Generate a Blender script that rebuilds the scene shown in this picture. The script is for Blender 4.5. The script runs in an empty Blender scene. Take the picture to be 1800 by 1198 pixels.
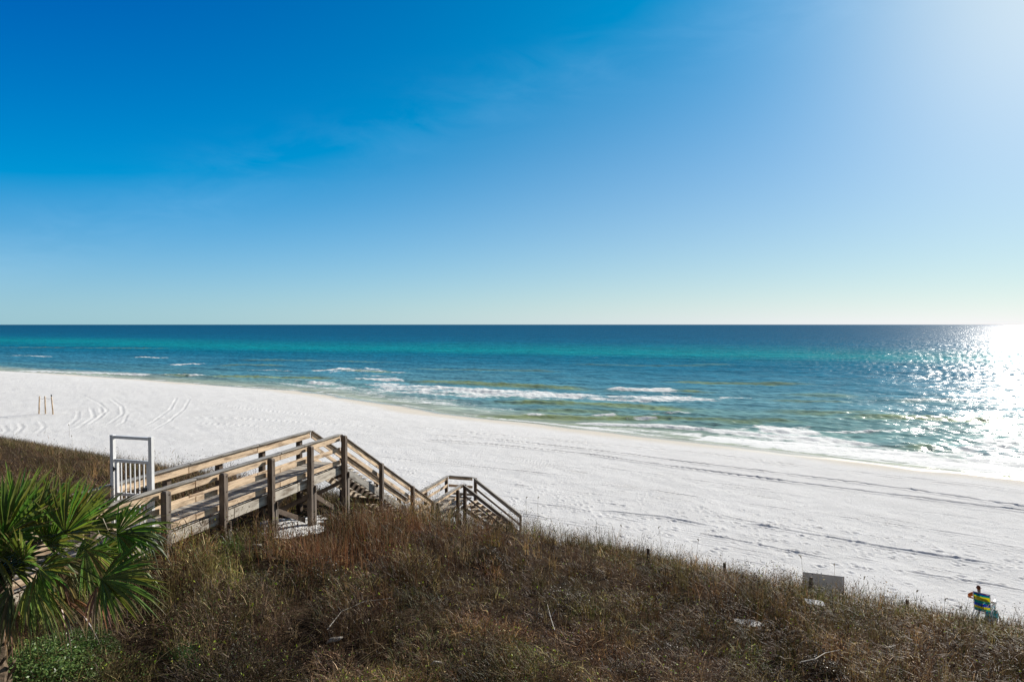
import bpy, math, random
import numpy as np
from mathutils import Vector, Matrix
R = math.radians
sc = bpy.context.scene
COL = sc.collection
rng = np.random.default_rng(7)
random.seed(7)

# ------------------------------------------------------------------ camera model (1800x1198 reference)
ZC = 13.2
PITCH = math.atan(29.5 / 1200.0)
def ray(x, y):
    dx = (x - 900) / 1200.0; dy = (599 - y) / 1200.0
    c, s = math.cos(PITCH), math.sin(PITCH)
    return np.array([dx, c + dy * s, -s + dy * c])
def at_depth(x, y, Y):
    d = ray(x, y); return Vector((d[0] * Y / d[1], Y, ZC + d[2] * Y / d[1]))
def at_z(x, y, z=0.0):
    d = ray(x, y); t = (z - ZC) / d[2]; return np.array([d[0] * t, d[1] * t, z])

cam = bpy.data.cameras.new('camera'); cam.lens = 24; cam.sensor_width = 36
cam.clip_start = 0.1; cam.clip_end = 60000
co = bpy.data.objects.new('camera', cam); COL.objects.link(co)
co.location = (0, 0, ZC); co.rotation_euler = (R(90) - PITCH, 0, 0)
sc.camera = co

# ------------------------------------------------------------------ tags and helpers
def tag(o, label=None, cat=None, group=None, kind=None):
    if label: o['label'] = label
    if cat: o['category'] = cat
    if group: o['group'] = group
    if kind: o['kind'] = kind
    return o
def empty(name, loc, label, cat, group=None, rz=0.0):
    o = bpy.data.objects.new(name, None); COL.objects.link(o)
    o.location = loc; o.rotation_euler = (0, 0, rz); o.empty_display_size = .2
    return tag(o, label, cat, group)

class MB:
    """collects boards, boxes and tubes, links them as ONE mesh"""
    def __init__(s): s.v = []; s.f = []; s.uv = []; s.t = []
    def quad_box(s, P, tint=None, L=1.0, W=.1, H=.1, u0=None):
        # P: 8 points, 0-3 first end, 4-7 second end (same order around)
        b = len(s.v); s.v += [tuple(p) for p in P]
        if tint is None: tint = random.random()
        if u0 is None: u0 = random.random() * 50
        v0 = random.random() * 50
        F = [(0, 3, 2, 1), (4, 5, 6, 7)] + [(i, (i + 1) % 4, (i + 1) % 4 + 4, i + 4) for i in range(4)]
        for k, q in enumerate(F):
            s.f.append(tuple(b + i for i in q))
            if k < 2: s.uv += [(u0, v0), (u0, v0 + H), (u0 + .02, v0 + H), (u0 + .02, v0)]
            else:
                w = W if k % 2 == 0 else H; vv = v0 + k * .37
                s.uv += [(u0, vv), (u0, vv + w), (u0 + L, vv + w), (u0 + L, vv)]
            s.t.append(tint)
    def board(s, a, b, w, h, tint=None, side=None):
        """w: sideways width, h: vertical height; plumb ends"""
        a = Vector(a); b = Vector(b); d = b - a
        if side is None:
            hd = Vector((d.x, d.y, 0)); hd.normalize(); side = Vector((hd.y, -hd.x, 0))
        hl = math.hypot(d.x, d.y); k = d.length / hl if hl > 1e-6 else 1
        Z = Vector((0, 0, h * k / 2)); S = side * (w / 2)
        P = [a - S - Z, a + S - Z, a + S + Z, a - S + Z, b - S - Z, b + S - Z, b + S + Z, b - S + Z]
        s.quad_box(P, tint, d.length, w, h)
    def post(s, p, z1, w, ax, tint=None, cham=0.0, lean=(0, 0)):
        """vertical post at p (base) up to z1, ax = unit horizontal direction"""
        p = Vector(p); ax = Vector(ax); bx = Vector((-ax.y, ax.x, 0)); h = w / 2
        def ring(z, q):
            c = Vector((p.x + lean[0] * (z - p.z), p.y + lean[1] * (z - p.z), z))
            return [c - ax * q - bx * q, c + ax * q - bx * q, c + ax * q + bx * q, c - ax * q + bx * q]
        if cham:
            u0 = random.random() * 50; t = random.random() if tint is None else tint
            s.quad_box(ring(p.z, h) + ring(z1 - cham, h), t, z1 - p.z, w, w, u0)
            s.quad_box(ring(z1 - cham, h) + ring(z1, h - cham), t, cham, w, w, u0)
        else: s.quad_box(ring(p.z, h) + ring(z1, h), tint, z1 - p.z, w, w)
    def box(s, c, sx, sy, sz, ax=(1, 0, 0), tint=None):
        c = Vector(c); ax = Vector(ax) * (sx / 2); bx = Vector((-ax.y, ax.x, 0)).normalized() * (sy / 2); Z = Vector((0, 0, sz / 2))
        s.quad_box([c - ax - bx - Z, c - ax + bx - Z, c - ax + bx + Z, c - ax - bx + Z,
                    c + ax - bx - Z, c + ax + bx - Z, c + ax + bx + Z, c + ax - bx + Z], tint, sx, sy, sz)
    def tube(s, pts, rads, n=8, tint=None, caps=True):
        pts = [Vector(p) for p in pts]; b = len(s.v); tint = random.random() if tint is None else tint
        if not hasattr(rads, '__len__'): rads = [rads] * len(pts)
        L = 0; ref = Vector((0, 0, 1))
        for i, p in enumerate(pts):
            d = (pts[min(i + 1, len(pts) - 1)] - pts[max(i - 1, 0)]).normalized()
            r_ = ref if abs(d.dot(ref)) < .95 else Vector((1, 0, 0))
            x = d.cross(r_).normalized(); y = d.cross(x)
            for k in range(n):
                a = 2 * math.pi * k / n; s.v.append(tuple(p + (x * math.cos(a) + y * math.sin(a)) * rads[i]))
        for i in range(len(pts) - 1):
            l = (pts[i + 1] - pts[i]).length
            for k in range(n):
                k2 = (k + 1) % n
                s.f.append((b + i * n + k, b + i * n + k2, b + (i + 1) * n + k2, b + (i + 1) * n + k)); s.t.append(tint)
                s.uv += [(L, k * .03), (L, k * .03 + .03), (L + l, k * .03 + .03), (L + l, k * .03)]
            L += l
        if caps:
            for o, rev in ((0, True), ((len(pts) - 1) * n, False)):
                q = [b + o + k for k in range(n)]
                if rev: q = q[::-1]
                s.f.append(tuple(q)); s.t.append(tint); s.uv += [(0, 0)] * n
    def poly(s, pts, tint=None):
        b = len(s.v); s.v += [tuple(p) for p in pts]; s.f.append(tuple(range(b, b + len(pts))))
        s.uv += [(p[0], p[1]) for p in pts]; s.t.append(random.random() if tint is None else tint)
    def build(s, name, mat, parent=None, smooth=False, bevel=0.0):
        me = bpy.data.meshes.new(name); me.from_pydata(s.v, [], s.f)
        uv = me.uv_layers.new(name='UVMap'); uv.data.foreach_set('uv', [c for p in s.uv for c in p])
        at = me.attributes.new('tint', 'FLOAT', 'FACE'); at.data.foreach_set('value', s.t)
        me.materials.append(mat); me.update()
        if smooth: me.polygons.foreach_set('use_smooth', [True] * len(me.polygons))
        o = bpy.data.objects.new(name, me); COL.objects.link(o)
        if parent is not None:
            o.parent = parent
            o.matrix_parent_inverse = parent_world(parent).inverted()
        if bevel:
            m = o.modifiers.new('bevel', 'BEVEL'); m.width = bevel; m.segments = 1
        return o
def parent_world(p):
    M = Matrix.LocRotScale(p.location, p.rotation_euler, p.scale)
    if p.parent is not None: M = parent_world(p.parent) @ p.matrix_parent_inverse @ M
    return M

def np_mesh(name, V, F, mat, cols=None, attrs=None, smooth=True):
    """V (n,3) float, F (m,4) int"""
    me = bpy.data.meshes.new(name)
    me.vertices.add(len(V)); me.vertices.foreach_set('co', np.ascontiguousarray(V, dtype=np.float32).ravel())
    k = F.shape[1]
    me.loops.add(F.size); me.loops.foreach_set('vertex_index', np.ascontiguousarray(F, dtype=np.int32).ravel())
    me.polygons.add(len(F)); me.polygons.foreach_set('loop_start', np.arange(0, F.size, k, dtype=np.int32))
    me.polygons.foreach_set('use_smooth', np.full(len(F), smooth))
    me.update(calc_edges=True)
    if cols is not None:
        a = me.color_attributes.new('col', 'FLOAT_COLOR', 'POINT')
        c = np.ones((len(V), 4), np.float32); c[:, :3] = cols; a.data.foreach_set('color', c.ravel())
    for n, val in (attrs or {}).items():
        a = me.attributes.new(n, 'FLOAT', 'POINT'); a.data.foreach_set('value', np.ascontiguousarray(val, dtype=np.float32))
    me.materials.append(mat)
    o = bpy.data.objects.new(name, me); COL.objects.link(o); return o

# ------------------------------------------------------------------ numpy noise
def _h(ix, iy, seed):
    n = (ix.astype(np.int64) * 374761393 + iy.astype(np.int64) * 668265263 + seed * 974634777) & 0xffffffff
    n = ((n ^ (n >> 13)) * 1274126177) & 0xffffffff
    n = ((n ^ (n >> 16)) * 2246822519) & 0xffffffff
    return ((n ^ (n >> 15)) & 0xffffff) / float(0xffffff)
def vnoise(x, y, seed=0):
    x0 = np.floor(x); y0 = np.floor(y); fx = x - x0; fy = y - y0
    fx = fx * fx * (3 - 2 * fx); fy = fy * fy * (3 - 2 * fy)
    a = _h(x0, y0, seed); b = _h(x0 + 1, y0, seed); c = _h(x0, y0 + 1, seed); d = _h(x0 + 1, y0 + 1, seed)
    return (a * (1 - fx) + b * fx) * (1 - fy) + (c * (1 - fx) + d * fx) * fy
def fbm(x, y, seed=0, o=4):
    s = 0; a = .5; t = 0
    for i in range(o):
        s = s + a * vnoise(x, y, seed + i * 17); t += a; a *= .5; x = x * 2.03 + 11.3; y = y * 2.03 + 7.7
    return s / t
def sst(a, b, x):
    t = np.clip((x - a) / (b - a), 0, 1); return t * t * (3 - 2 * t)
def poly_dist(X, Y, pts):
    """distance to polyline, signed (+ on the left of travel), and arc parameter"""
    best = np.full(X.shape, 1e9); sg = np.ones(X.shape); tt = np.zeros(X.shape); L = 0
    for (ax, ay), (bx, by) in zip(pts[:-1], pts[1:]):
        dx, dy = bx - ax, by - ay; l = math.hypot(dx, dy)
        if l < 1e-6: continue
        t = np.clip(((X - ax) * dx + (Y - ay) * dy) / (l * l), 0, 1)
        ex = X - ax - t * dx; ey = Y - ay - t * dy; d = np.hypot(ex, ey)
        m = d < best; best = np.where(m, d, best); tt = np.where(m, L + t * l, tt)
        sg = np.where(m, np.where(dx * ey - dy * ex > 0, 1, -1), sg); L += l
    return best, sg, tt, L

def crest_q(X, Y, pts):
    """like poly_dist, but the sign is + on the open-sea side, smoothly across bends"""
    best = np.full(X.shape, 1e9); q = np.zeros(X.shape); tt = np.zeros(X.shape); L = 0
    for (ax, ay), (bx, by) in zip(pts[:-1], pts[1:]):
        dx, dy = bx - ax, by - ay; l = math.hypot(dx, dy)
        t = np.clip(((X - ax) * dx + (Y - ay) * dy) / (l * l), 0, 1)
        ex = X - ax - t * dx; ey = Y - ay - t * dy; d = np.hypot(ex, ey); m = d < best
        best = np.where(m, d, best); tt = np.where(m, L + t * l, tt); q = np.where(m, ex * .41 + ey * .912, q); L += l
    return best, np.sign(q), tt, L

# ------------------------------------------------------------------ terrain
WL_PX = [(0, 651), (150, 659), (270, 668), (420, 679), (540, 687), (620, 699), (700, 711), (780, 725), (860, 735), (950, 744),
         (1050, 755), (1200, 772), (1300, 783), (1400, 794), (1500, 807), (1600, 818), (1700, 829), (1800, 841)]
WL = [tuple(at_z(x, y)[:2]) for x, y in WL_PX]
d0 = np.array(WL[0]) - np.array(WL[3]); d0 /= np.linalg.norm(d0)
d1 = np.array(WL[-1]) - np.array(WL[-4]); d1 /= np.linalg.norm(d1)
WL = [tuple(np.array(WL[0]) + d0 * 3000)] + WL + [tuple(np.array(WL[-1]) + d1 * 3000)]
FX, FY = 0.5, 36.5
def uv_coord(X, Y):
    return (X - FX) * -.5145 + (Y - FY) * -.8575, (X - FX) * .8575 + (Y - FY) * -.5145
PU = [-1, 0, 3, 8.6, 14, 18, 20, 24, 40]; PZ = [0, 0, 1.2, 3.2, 4.5, 5.15, 5.75, 6.15, 6.3]
def base_z(X, Y):
    X = np.asarray(X, float); Y = np.asarray(Y, float)
    d, sg, _, _ = poly_dist(X, Y, WL)
    sd = -d * sg            # + inland (travel is left to right: sea on the left)
    beach = np.where(sd > 0, 1.8 * (1 - np.exp(-sd / 17.0)), np.maximum(sd * .06, -5))
    u, v = uv_coord(X, Y)
    u2 = u + (fbm(X * .18, Y * .18, 5) - .5) * 1.6
    lat = 1 - .22 * sst(2, 12, v) - .10 * sst(12, 24, v) - .17 * sst(-10, -24, v)
    z = beach + np.interp(u2, PU, PZ) * lat
    z = z + sst(.5, 3, u2) * ((fbm(X * .45, Y * .45, 9, 3) - .5) * .5)
    return z, sd, u2
def gz(x, y): return float(base_z(np.array([x]), np.array([y]))[0][0])
_TS = 5.0 * 1.012 ** np.arange(430)
def on_ground(x, y, dz=0.0):
    """where the ray through a reference pixel meets the ground"""
    d = ray(x, y); lo, hi, ts = 5.0, 800.0, _TS
    for _ in range(3):
        P = np.array([0, 0, ZC])[None] + d[None] * ts[:, None]
        m = np.where(P[:, 2] < base_z(P[:, 0], P[:, 1])[0] + dz)[0]
        k = m[0] if len(m) else len(ts) - 1
        lo, hi = ts[max(k - 1, 0)], ts[k]; ts = np.linspace(lo, hi, 12)
    p = np.array([0, 0, ZC]) + d * hi
    return Vector((p[0], p[1], gz(p[0], p[1])))
def flat_ground(x, y):
    z = 1.5
    for _ in range(4):
        p = at_z(x, y, z); q = poly_dist(np.array([p[0]]), np.array([p[1]]), WL); z = float(1.8 * (1 - math.exp(-max(float(-q[0][0] * q[1][0]), .1) / 17)))
    return (p[0], p[1])

TRACKS = [  # (width, depth, reference pixels)
 (.2, .075, [(726,748),(817,759),(983,773),(1100,784),(1250,798),(1400,817),(1600,839),(1800,862),(1900,873)]),
 (.16, .06, [(744,753),(860,763),(1000,777),(1250,803),(1400,821),(1600,843),(1800,867),(1900,878)]),
 (.22, .10, [(741,764),(860,771),(961,782),(1105,798),(1200,811),(1400,835),(1600,860),(1800,890),(1900,905)]),
 (.22, .10, [(726,771),(853,780),(1033,798),(1200,822),(1433,852),(1633,877),(1800,898),(1900,912)]),
 (.25, .06, [(0,666),(97,677),(253,690),(311,698)]),
 (.28, .07, [(0,667),(58,677),(136,690),(175,708),(189,721),(171,737),(117,752),(78,762),(0,775)]),
 (.28, .07, [(194,700),(214,714),(216,727),(194,743),(156,754),(128,760),(60,772)]),
 (.25, .06, [(224,727),(218,741),(202,751)]),
 (.3, .07, [(138,721),(136,735),(117,750)]),
 (.3, .07, [(160,715),(165,733),(140,750),(100,762)]),
 (.3, .07, [(175,712),(180,728),(158,745),(120,757)]),
 (.3, .07, [(33,741),(39,751),(27,764)]), (.3, .07, [(70,739),(78,750),(62,764)]), (.3,.06,[(5,745),(12,756),(0,765)]),
 (.25, .07, [(311,698),(299,719),(272,739),(249,751)]), (.25, .07, [(334,700),(323,719),(296,741),(264,758)]),
 (.2, .055, [(319,733),(428,735),(583,745),(700,751)]), (.2, .05, [(330,742),(450,748),(600,760),(720,772)]),
 (.2, .05, [(345,705),(420,716),(540,728),(640,742)]),
 (.16, .05, [(880,823),(983,835),(1100,845),(1240,856)]),
 (.22, .08, [(1023,880),(1070,885),(1130,892)]), (.2, .08, [(1020,895),(1087,900),(1167,908),(1267,928)]),
 (.2, .08, [(1270,917),(1333,923),(1420,938),(1560,962),(1800,1000)]),
 (.14, .06, [(900,880),(1000,892),(1100,913),(1217,935),(1310,952),(1410,973),(1500,990)]),
 (.14, .06, [(1544,995),(1634,1011),(1741,1027),(1800,1038),(1900,1055)]),
 (.12, .06, [(1340,958),(1417,970),(1480,979)]), (.13, .06, [(1480,950),(1595,968),(1700,985)]), (.2, .08, [(1667,996),(1700,1001)]),
 (.2, .07, [(620,798),(760,812),(900,826),(1010,838)]), (.18, .06, [(640,778),(780,792),(930,806),(1080,824),(1240,846),(1400,866)]),
 (.16, .06, [(600,812),(700,826),(820,842),(960,858)]), (.16, .05, [(930,812),(1100,834),(1300,858),(1500,884),(1800,922)]),
 (.16, .05, [(1000,846),(1150,862),(1350,890),(1560,920),(1800,955)]),
]
tr = [(w, d, [flat_ground(*p) for p in pp]) for w, d, pp in TRACKS]
r2 = random.Random(3)
for i in range(80):   # short scrapes left by a beach rake, all along the shore
    x = r2.uniform(620, 1780); k = (x - 600) / 1200; y = 775 + k * 110 + r2.random() ** 1.0 * (115 + 30 * k)
    L = r2.uniform(60, 330); sl = .12 + .06 * r2.random() + .04 * (y - 780) / 200
    n = max(3, int(L / 45)); pp = [(x + L * j / n, y + sl * L * j / n + r2.uniform(-1, 1)) for j in range(n + 1)]
    tr.append((r2.uniform(.09, .14), r2.uniform(.03, .055), [flat_ground(*p) for p in pp]))
DENTS = []
for i in range(420):  # footprints
    if i < 260:
        s_ = r2.random(); x = 900 + 900 * s_; y = 868 + 130 * s_ + r2.gauss(0, 1) * (14 + 12 * s_)
    elif i < 320:
        s_ = r2.random(); x = 560 + 320 * s_; y = 800 + 70 * s_ + r2.gauss(0, 8)
    else:
        x = r2.uniform(420, 1700); y = 760 + (x - 420) * .16 + r2.uniform(-8, 110)
    DENTS.append((*flat_ground(x, y), r2.uniform(.09, .15), r2.uniform(.025, .05), r2.uniform(-.6, .6) - .7))

def polar_grid(az, rr):
    A, RR = np.meshgrid(az, rr, indexing='xy')
    X = RR * np.sin(A); Y = RR * np.cos(A)
    nr, na = RR.shape; idx = np.arange(nr * na).reshape(nr, na)
    a = idx[:-1, :-1].ravel(); b = idx[:-1, 1:].ravel(); c = idx[1:, 1:].ravel(); d = idx[1:, :-1].ravel()
    return X.ravel(), Y.ravel(), np.stack([a, d, c, b], 1)
def step_rows(r0, r1, f):
    out = [r0]
    while out[-1] < r1: out.append(out[-1] + f(out[-1]))
    return np.array(out)
az = np.radians(np.concatenate([np.arange(-180, -46, 4.0), np.arange(-46, 46, .062), np.arange(46, 180.1, 4.0)]))
rr = np.concatenate([[.05, 1, 2, 4, 6, 7], step_rows(8, 24, lambda r: .16), step_rows(24.1, 250, lambda r: r * r / 15500)[1:-1],
                     np.geomspace(256, 16000, 24)])
rr = np.unique(np.round(rr, 4)); rr = rr[np.concatenate([[True], np.diff(rr) > .02])]
X, Y, F = polar_grid(az, rr)
Z, SD, U = base_z(X, Y)
near = (np.hypot(X, Y) < 260) & (Y > 5) & (SD > -2) & (U < 2)
ix = np.where(near)[0]; xs, ys = X[ix], Y[ix]; dz = np.zeros(len(ix)); rut = np.zeros(len(ix))
for ti, (w, dep, pts) in enumerate(tr):
    p = np.array(pts); m = (xs > p[:, 0].min() - 2) & (xs < p[:, 0].max() + 2) & (ys > p[:, 1].min() - 2) & (ys < p[:, 1].max() + 2)
    j = np.where(m)[0]
    if len(j) == 0: continue
    d, sg, t, L = poly_dist(xs[j], ys[j], pts)
    brk = (.15 + .85 * sst(.38, .55, fbm(xs[j] * .35, ys[j] * .35, 31, 3))) if w < .19 else (.6 + .4 * sst(.3, .55, fbm(xs[j] * .5, ys[j] * .5, 31, 3))); w = w * .8; d = d + (fbm(xs[j] * 3, ys[j] * 3, 41, 2) - .5) * w * .6; w = w * (1.1 if ti < 4 else .85); dep = dep * (.33 if p[:, 0].max() < -38 else (1.4 if ti < 4 else .8))
    fade = sst(0, 2.5, t) * sst(0, 2.5, L - t)
    g = np.exp(-(d / w) ** 2) - .75 * np.exp(-((d - 1.7 * w) / (w * .8)) ** 2)
    dz[j] -= dep * g * fade * brk
for x, y, rad, dep, an in DENTS:
    m = (np.abs(xs - x) < rad * 4) & (np.abs(ys - y) < rad * 4); j = np.where(m)[0]
    if len(j) == 0: continue
    ex = xs[j] - x; ey = ys[j] - y; c, s_ = math.cos(an), math.sin(an)
    q = np.sqrt(((ex * c + ey * s_) / (rad * 1.5)) ** 2 + ((-ex * s_ + ey * c) / rad) ** 2)
    dz[j] -= dep * (np.exp(-q ** 2 * 1.6) - .45 * np.exp(-((q - 1.5) / .5) ** 2))
soft = fbm(xs * .5 + ys * .35, ys * .09 - xs * .07, 77, 3)
dz += ((fbm(xs * 1.3, ys * 1.3, 55, 4) - .5) * .05 + (soft - .5) * .045) * sst(5, 12, SD[ix])
Z[ix] += dz * sst(3, 7, SD[ix])
# bare sand and plant litter
cover = sst(.4, 1.6, U + (fbm(X * .9, Y * .9, 13) - .5) * 2.0)
def bare(X, Y):
    nz_ = fbm(X * 1.6, Y * 1.6, 131, 3)
    b = np.exp(-(((X + 7.0) / 1.15) ** 2 + ((Y - 22.0) / 2.2) ** 2) * 1.2) * (.1 + 1.45 * nz_)
    p = on_ground(1310, 1092); b = np.maximum(b, .75 * np.exp(-(((X - p.x) / .8) ** 2 + ((Y - p.y) / .5) ** 2)) * (.2 + nz_))
    return b
cover = cover * (1 - sst(.25, .5, bare(X, Y)))
wet = sst(4.2, 1.6, SD + (fbm(X * .12, Y * .12, 88, 3) - .5) * 4.5)
tan = sst(8.5, 3.5, SD + (fbm(X * .07, Y * .07, 89, 3) - .5) * 6)

def nodes(mat):
    mat.use_nodes = True; nt = mat.node_tree; nt.nodes.clear(); return nt
def N(nt, typ, **kw):
    n = nt.nodes.new(typ)
    for k, v in kw.items():
        if k.startswith('i_'):
            key = k[2:].replace('_', ' '); n.inputs[key].default_value = v
        else: setattr(n, k, v)
    return n
def ramp(nt, fac, stops):
    r = nt.nodes.new('ShaderNodeValToRGB'); e = r.color_ramp.elements
    while len(e) < len(stops): e.new(.5)
    for k, (p, c) in enumerate(stops): e[k].position = p; e[k].color = (*c, 1) if len(c) == 3 else c
    nt.links.new(fac, r.inputs[0]); return r
def mixc(nt, fac, a, b, mode='MIX'):
    m = nt.nodes.new('ShaderNodeMix'); m.data_type = 'RGBA'; m.blend_type = mode
    for s_, v in ((m.inputs[0], fac), (m.inputs[6], a), (m.inputs[7], b)):
        if isinstance(v, bpy.types.NodeSocket): nt.links.new(v, s_)
        elif isinstance(v, (int, float)): s_.default_value = v
        else: s_.default_value = (*v, 1)
    return m.outputs[2]
def math_(nt, op, a, b=None, clamp=False):
    m = nt.nodes.new('ShaderNodeMath'); m.operation = op; m.use_clamp = clamp
    for s_, v in ((m.inputs[0], a), (m.inputs[1], b)):
        if v is None: continue
        if isinstance(v, bpy.types.NodeSocket): nt.links.new(v, s_)
        else: s_.default_value = v
    return m.outputs[0]

def ground_mat():
    m = bpy.data.materials.new('white_sand'); nt = nodes(m); L = nt.links.new
    tc = N(nt, 'ShaderNodeTexCoord'); geo = tc.outputs['Object']
    n1 = N(nt, 'ShaderNodeTexNoise', i_Scale=.35, i_Detail=6.0); L(geo, n1.inputs['Vector'])
    n2 = N(nt, 'ShaderNodeTexNoise', i_Scale=9.0, i_Detail=5.0, i_Roughness=.65); L(geo, n2.inputs['Vector'])
    n3 = N(nt, 'ShaderNodeTexNoise', i_Scale=60.0, i_Detail=3.0); L(geo, n3.inputs['Vector'])
    sand = ramp(nt, n1.outputs[0], [(.3, (.715, .712, .70)), (.7, (.775, .772, .762))]).outputs[0]
    at = lambda nm: N(nt, 'ShaderNodeAttribute', attribute_name=nm).outputs['Fac']
    sand = mixc(nt, math_(nt, 'MULTIPLY', at('tan'), .8), sand, (.68, .62, .52))
    sand = mixc(nt, at('wet'), sand, (.43, .38, .29))
    speck = ramp(nt, n3.outputs[0], [(.70, (0, 0, 0)), (.76, (1, 1, 1))]).outputs[0]
    sand = mixc(nt, math_(nt, 'MULTIPLY', speck, .25), sand, (.35, .30, .25))
    lit = ramp(nt, n2.outputs[0], [(.3, (.022, .015, .010)), (.55, (.050, .035, .024)), (.8, (.13, .10, .07))]).outputs[0]
    cv = math_(nt, 'ADD', at('cover'), math_(nt, 'MULTIPLY', math_(nt, 'SUBTRACT', n2.outputs[0], .5), .8))
    cvr = ramp(nt, cv, [(.35, (0, 0, 0)), (.6, (1, 1, 1))]).outputs[0]
    col = mixc(nt, cvr, sand, lit)
    b = N(nt, 'ShaderNodeBsdfPrincipled'); L(col, b.inputs['Base Color'])
    rg = math_(nt, 'SUBTRACT', .95, math_(nt, 'MULTIPLY', at('wet'), .78)); L(rg, b.inputs['Roughness'])
    L(math_(nt, 'MULTIPLY', at('wet'), .5), b.inputs['Specular IOR Level'])
    hb = math_(nt, 'ADD', math_(nt, 'MULTIPLY', n2.outputs[0], .05), math_(nt, 'MULTIPLY', n3.outputs[0], .012))
    hb = math_(nt, 'MULTIPLY', hb, math_(nt, 'SUBTRACT', 1.0, math_(nt, 'MULTIPLY', at('wet'), .97)))
    bp = N(nt, 'ShaderNodeBump', i_Strength=.8, i_Distance=1.0); L(hb, bp.inputs['Height']); L(bp.outputs[0], b.inputs['Normal'])
    o = N(nt, 'ShaderNodeOutputMaterial'); L(b.outputs[0], o.inputs[0]); return m
ground = np_mesh('ground', np.stack([X, Y, Z], 1), F, ground_mat(), attrs={'wet': wet, 'tan': tan, 'cover': cover})
tag(ground, kind='structure')

# ------------------------------------------------------------------ sea
az = np.radians(np.concatenate([np.arange(-180, -47, 4.0), np.arange(-47, 47, .075), np.arange(47, 180.1, 4.0)]))
rr = np.concatenate([[.05, 20, 40], step_rows(44, 420, lambda r: r * r / 20500), step_rows(430, 2600, lambda r: r * r / 26000), np.geomspace(2800, 22000, 22)])
rr = np.unique(np.round(rr, 4)); rr = rr[np.concatenate([[True], np.diff(rr) > .02])]
X, Y, F = polar_grid(az, rr)
d, sg, _, _ = poly_dist(X, Y, WL); off = d * sg      # + offshore
RAD = np.hypot(X, Y)
s2 = X * .41 + Y * .912; t2 = X * .912 - Y * .41
wob = (fbm(X * .006, Y * .006, 3) - .5)
s2w = s2 + wob * 90 + (fbm(X * .03, Y * .03, 4) - .5) * 30
def lerp3(a, b, t): return np.array(a)[None, :] * (1 - t[:, None]) + np.array(b)[None, :] * t[:, None]
cstops = [(60, (.30, .46, .42)), (95, (.17, .36, .40)), (150, (.06, .24, .34)), (215, (.015, .17, .28)), (262, (.0, .15, .25)),
          (318, (.0, .26, .31)), (380, (.0, .20, .27)), (470, (.0, .13, .24)), (700, (.0, .105, .215)), (2000, (.0, .088, .19))]
ss = [c[0] for c in cstops]
C = np.stack([np.interp(s2w, ss, [c[1][k] for c in cstops]) for k in range(3)], 1)
shal = sst(16, 0, off); C = C * (1 - shal[:, None]) + np.array([.40, .45, .36])[None] * shal[:, None]
pat = sst(.52, .66, fbm(t2 * .010, s2 * .05, 21, 3)) * sst(190, 110, s2) * .2
C = C * (1 - pat[:, None]) + np.array([.20, .26, .09])[None] * pat[:, None]
# swell and chop
amp = sst(0, 14, off) * .85 + .12
H = np.zeros_like(X)
ph = (fbm(X * .012, Y * .012, 61, 3) - .5) * 9
H += .13 * np.sin(s2 * .42 + ph) * (.4 + fbm(X * .03, Y * .02, 62, 2))
H += .07 * np.sin((s2 * .9 + t2 * .25) + ph * 1.7 + 1.3)
dirs = [(.95, .25, 2.9, .045), (.8, -.5, 2.1, .04), (.5, .8, 1.5, .028), (.98, -.1, 1.15, .024)]
for a, b, lam, am in dirs:
    H += am * np.sin((s2 * a + t2 * b) * 6.283 / lam + (fbm(X * .15, Y * .15, int(lam * 10), 2) - .5) * 10)
chop = (fbm(s2 * .55, t2 * .22, 71, 4) - .5); H += chop * .40
H *= amp * sst(1200, 300, RAD)
foam = np.zeros_like(X)
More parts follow.
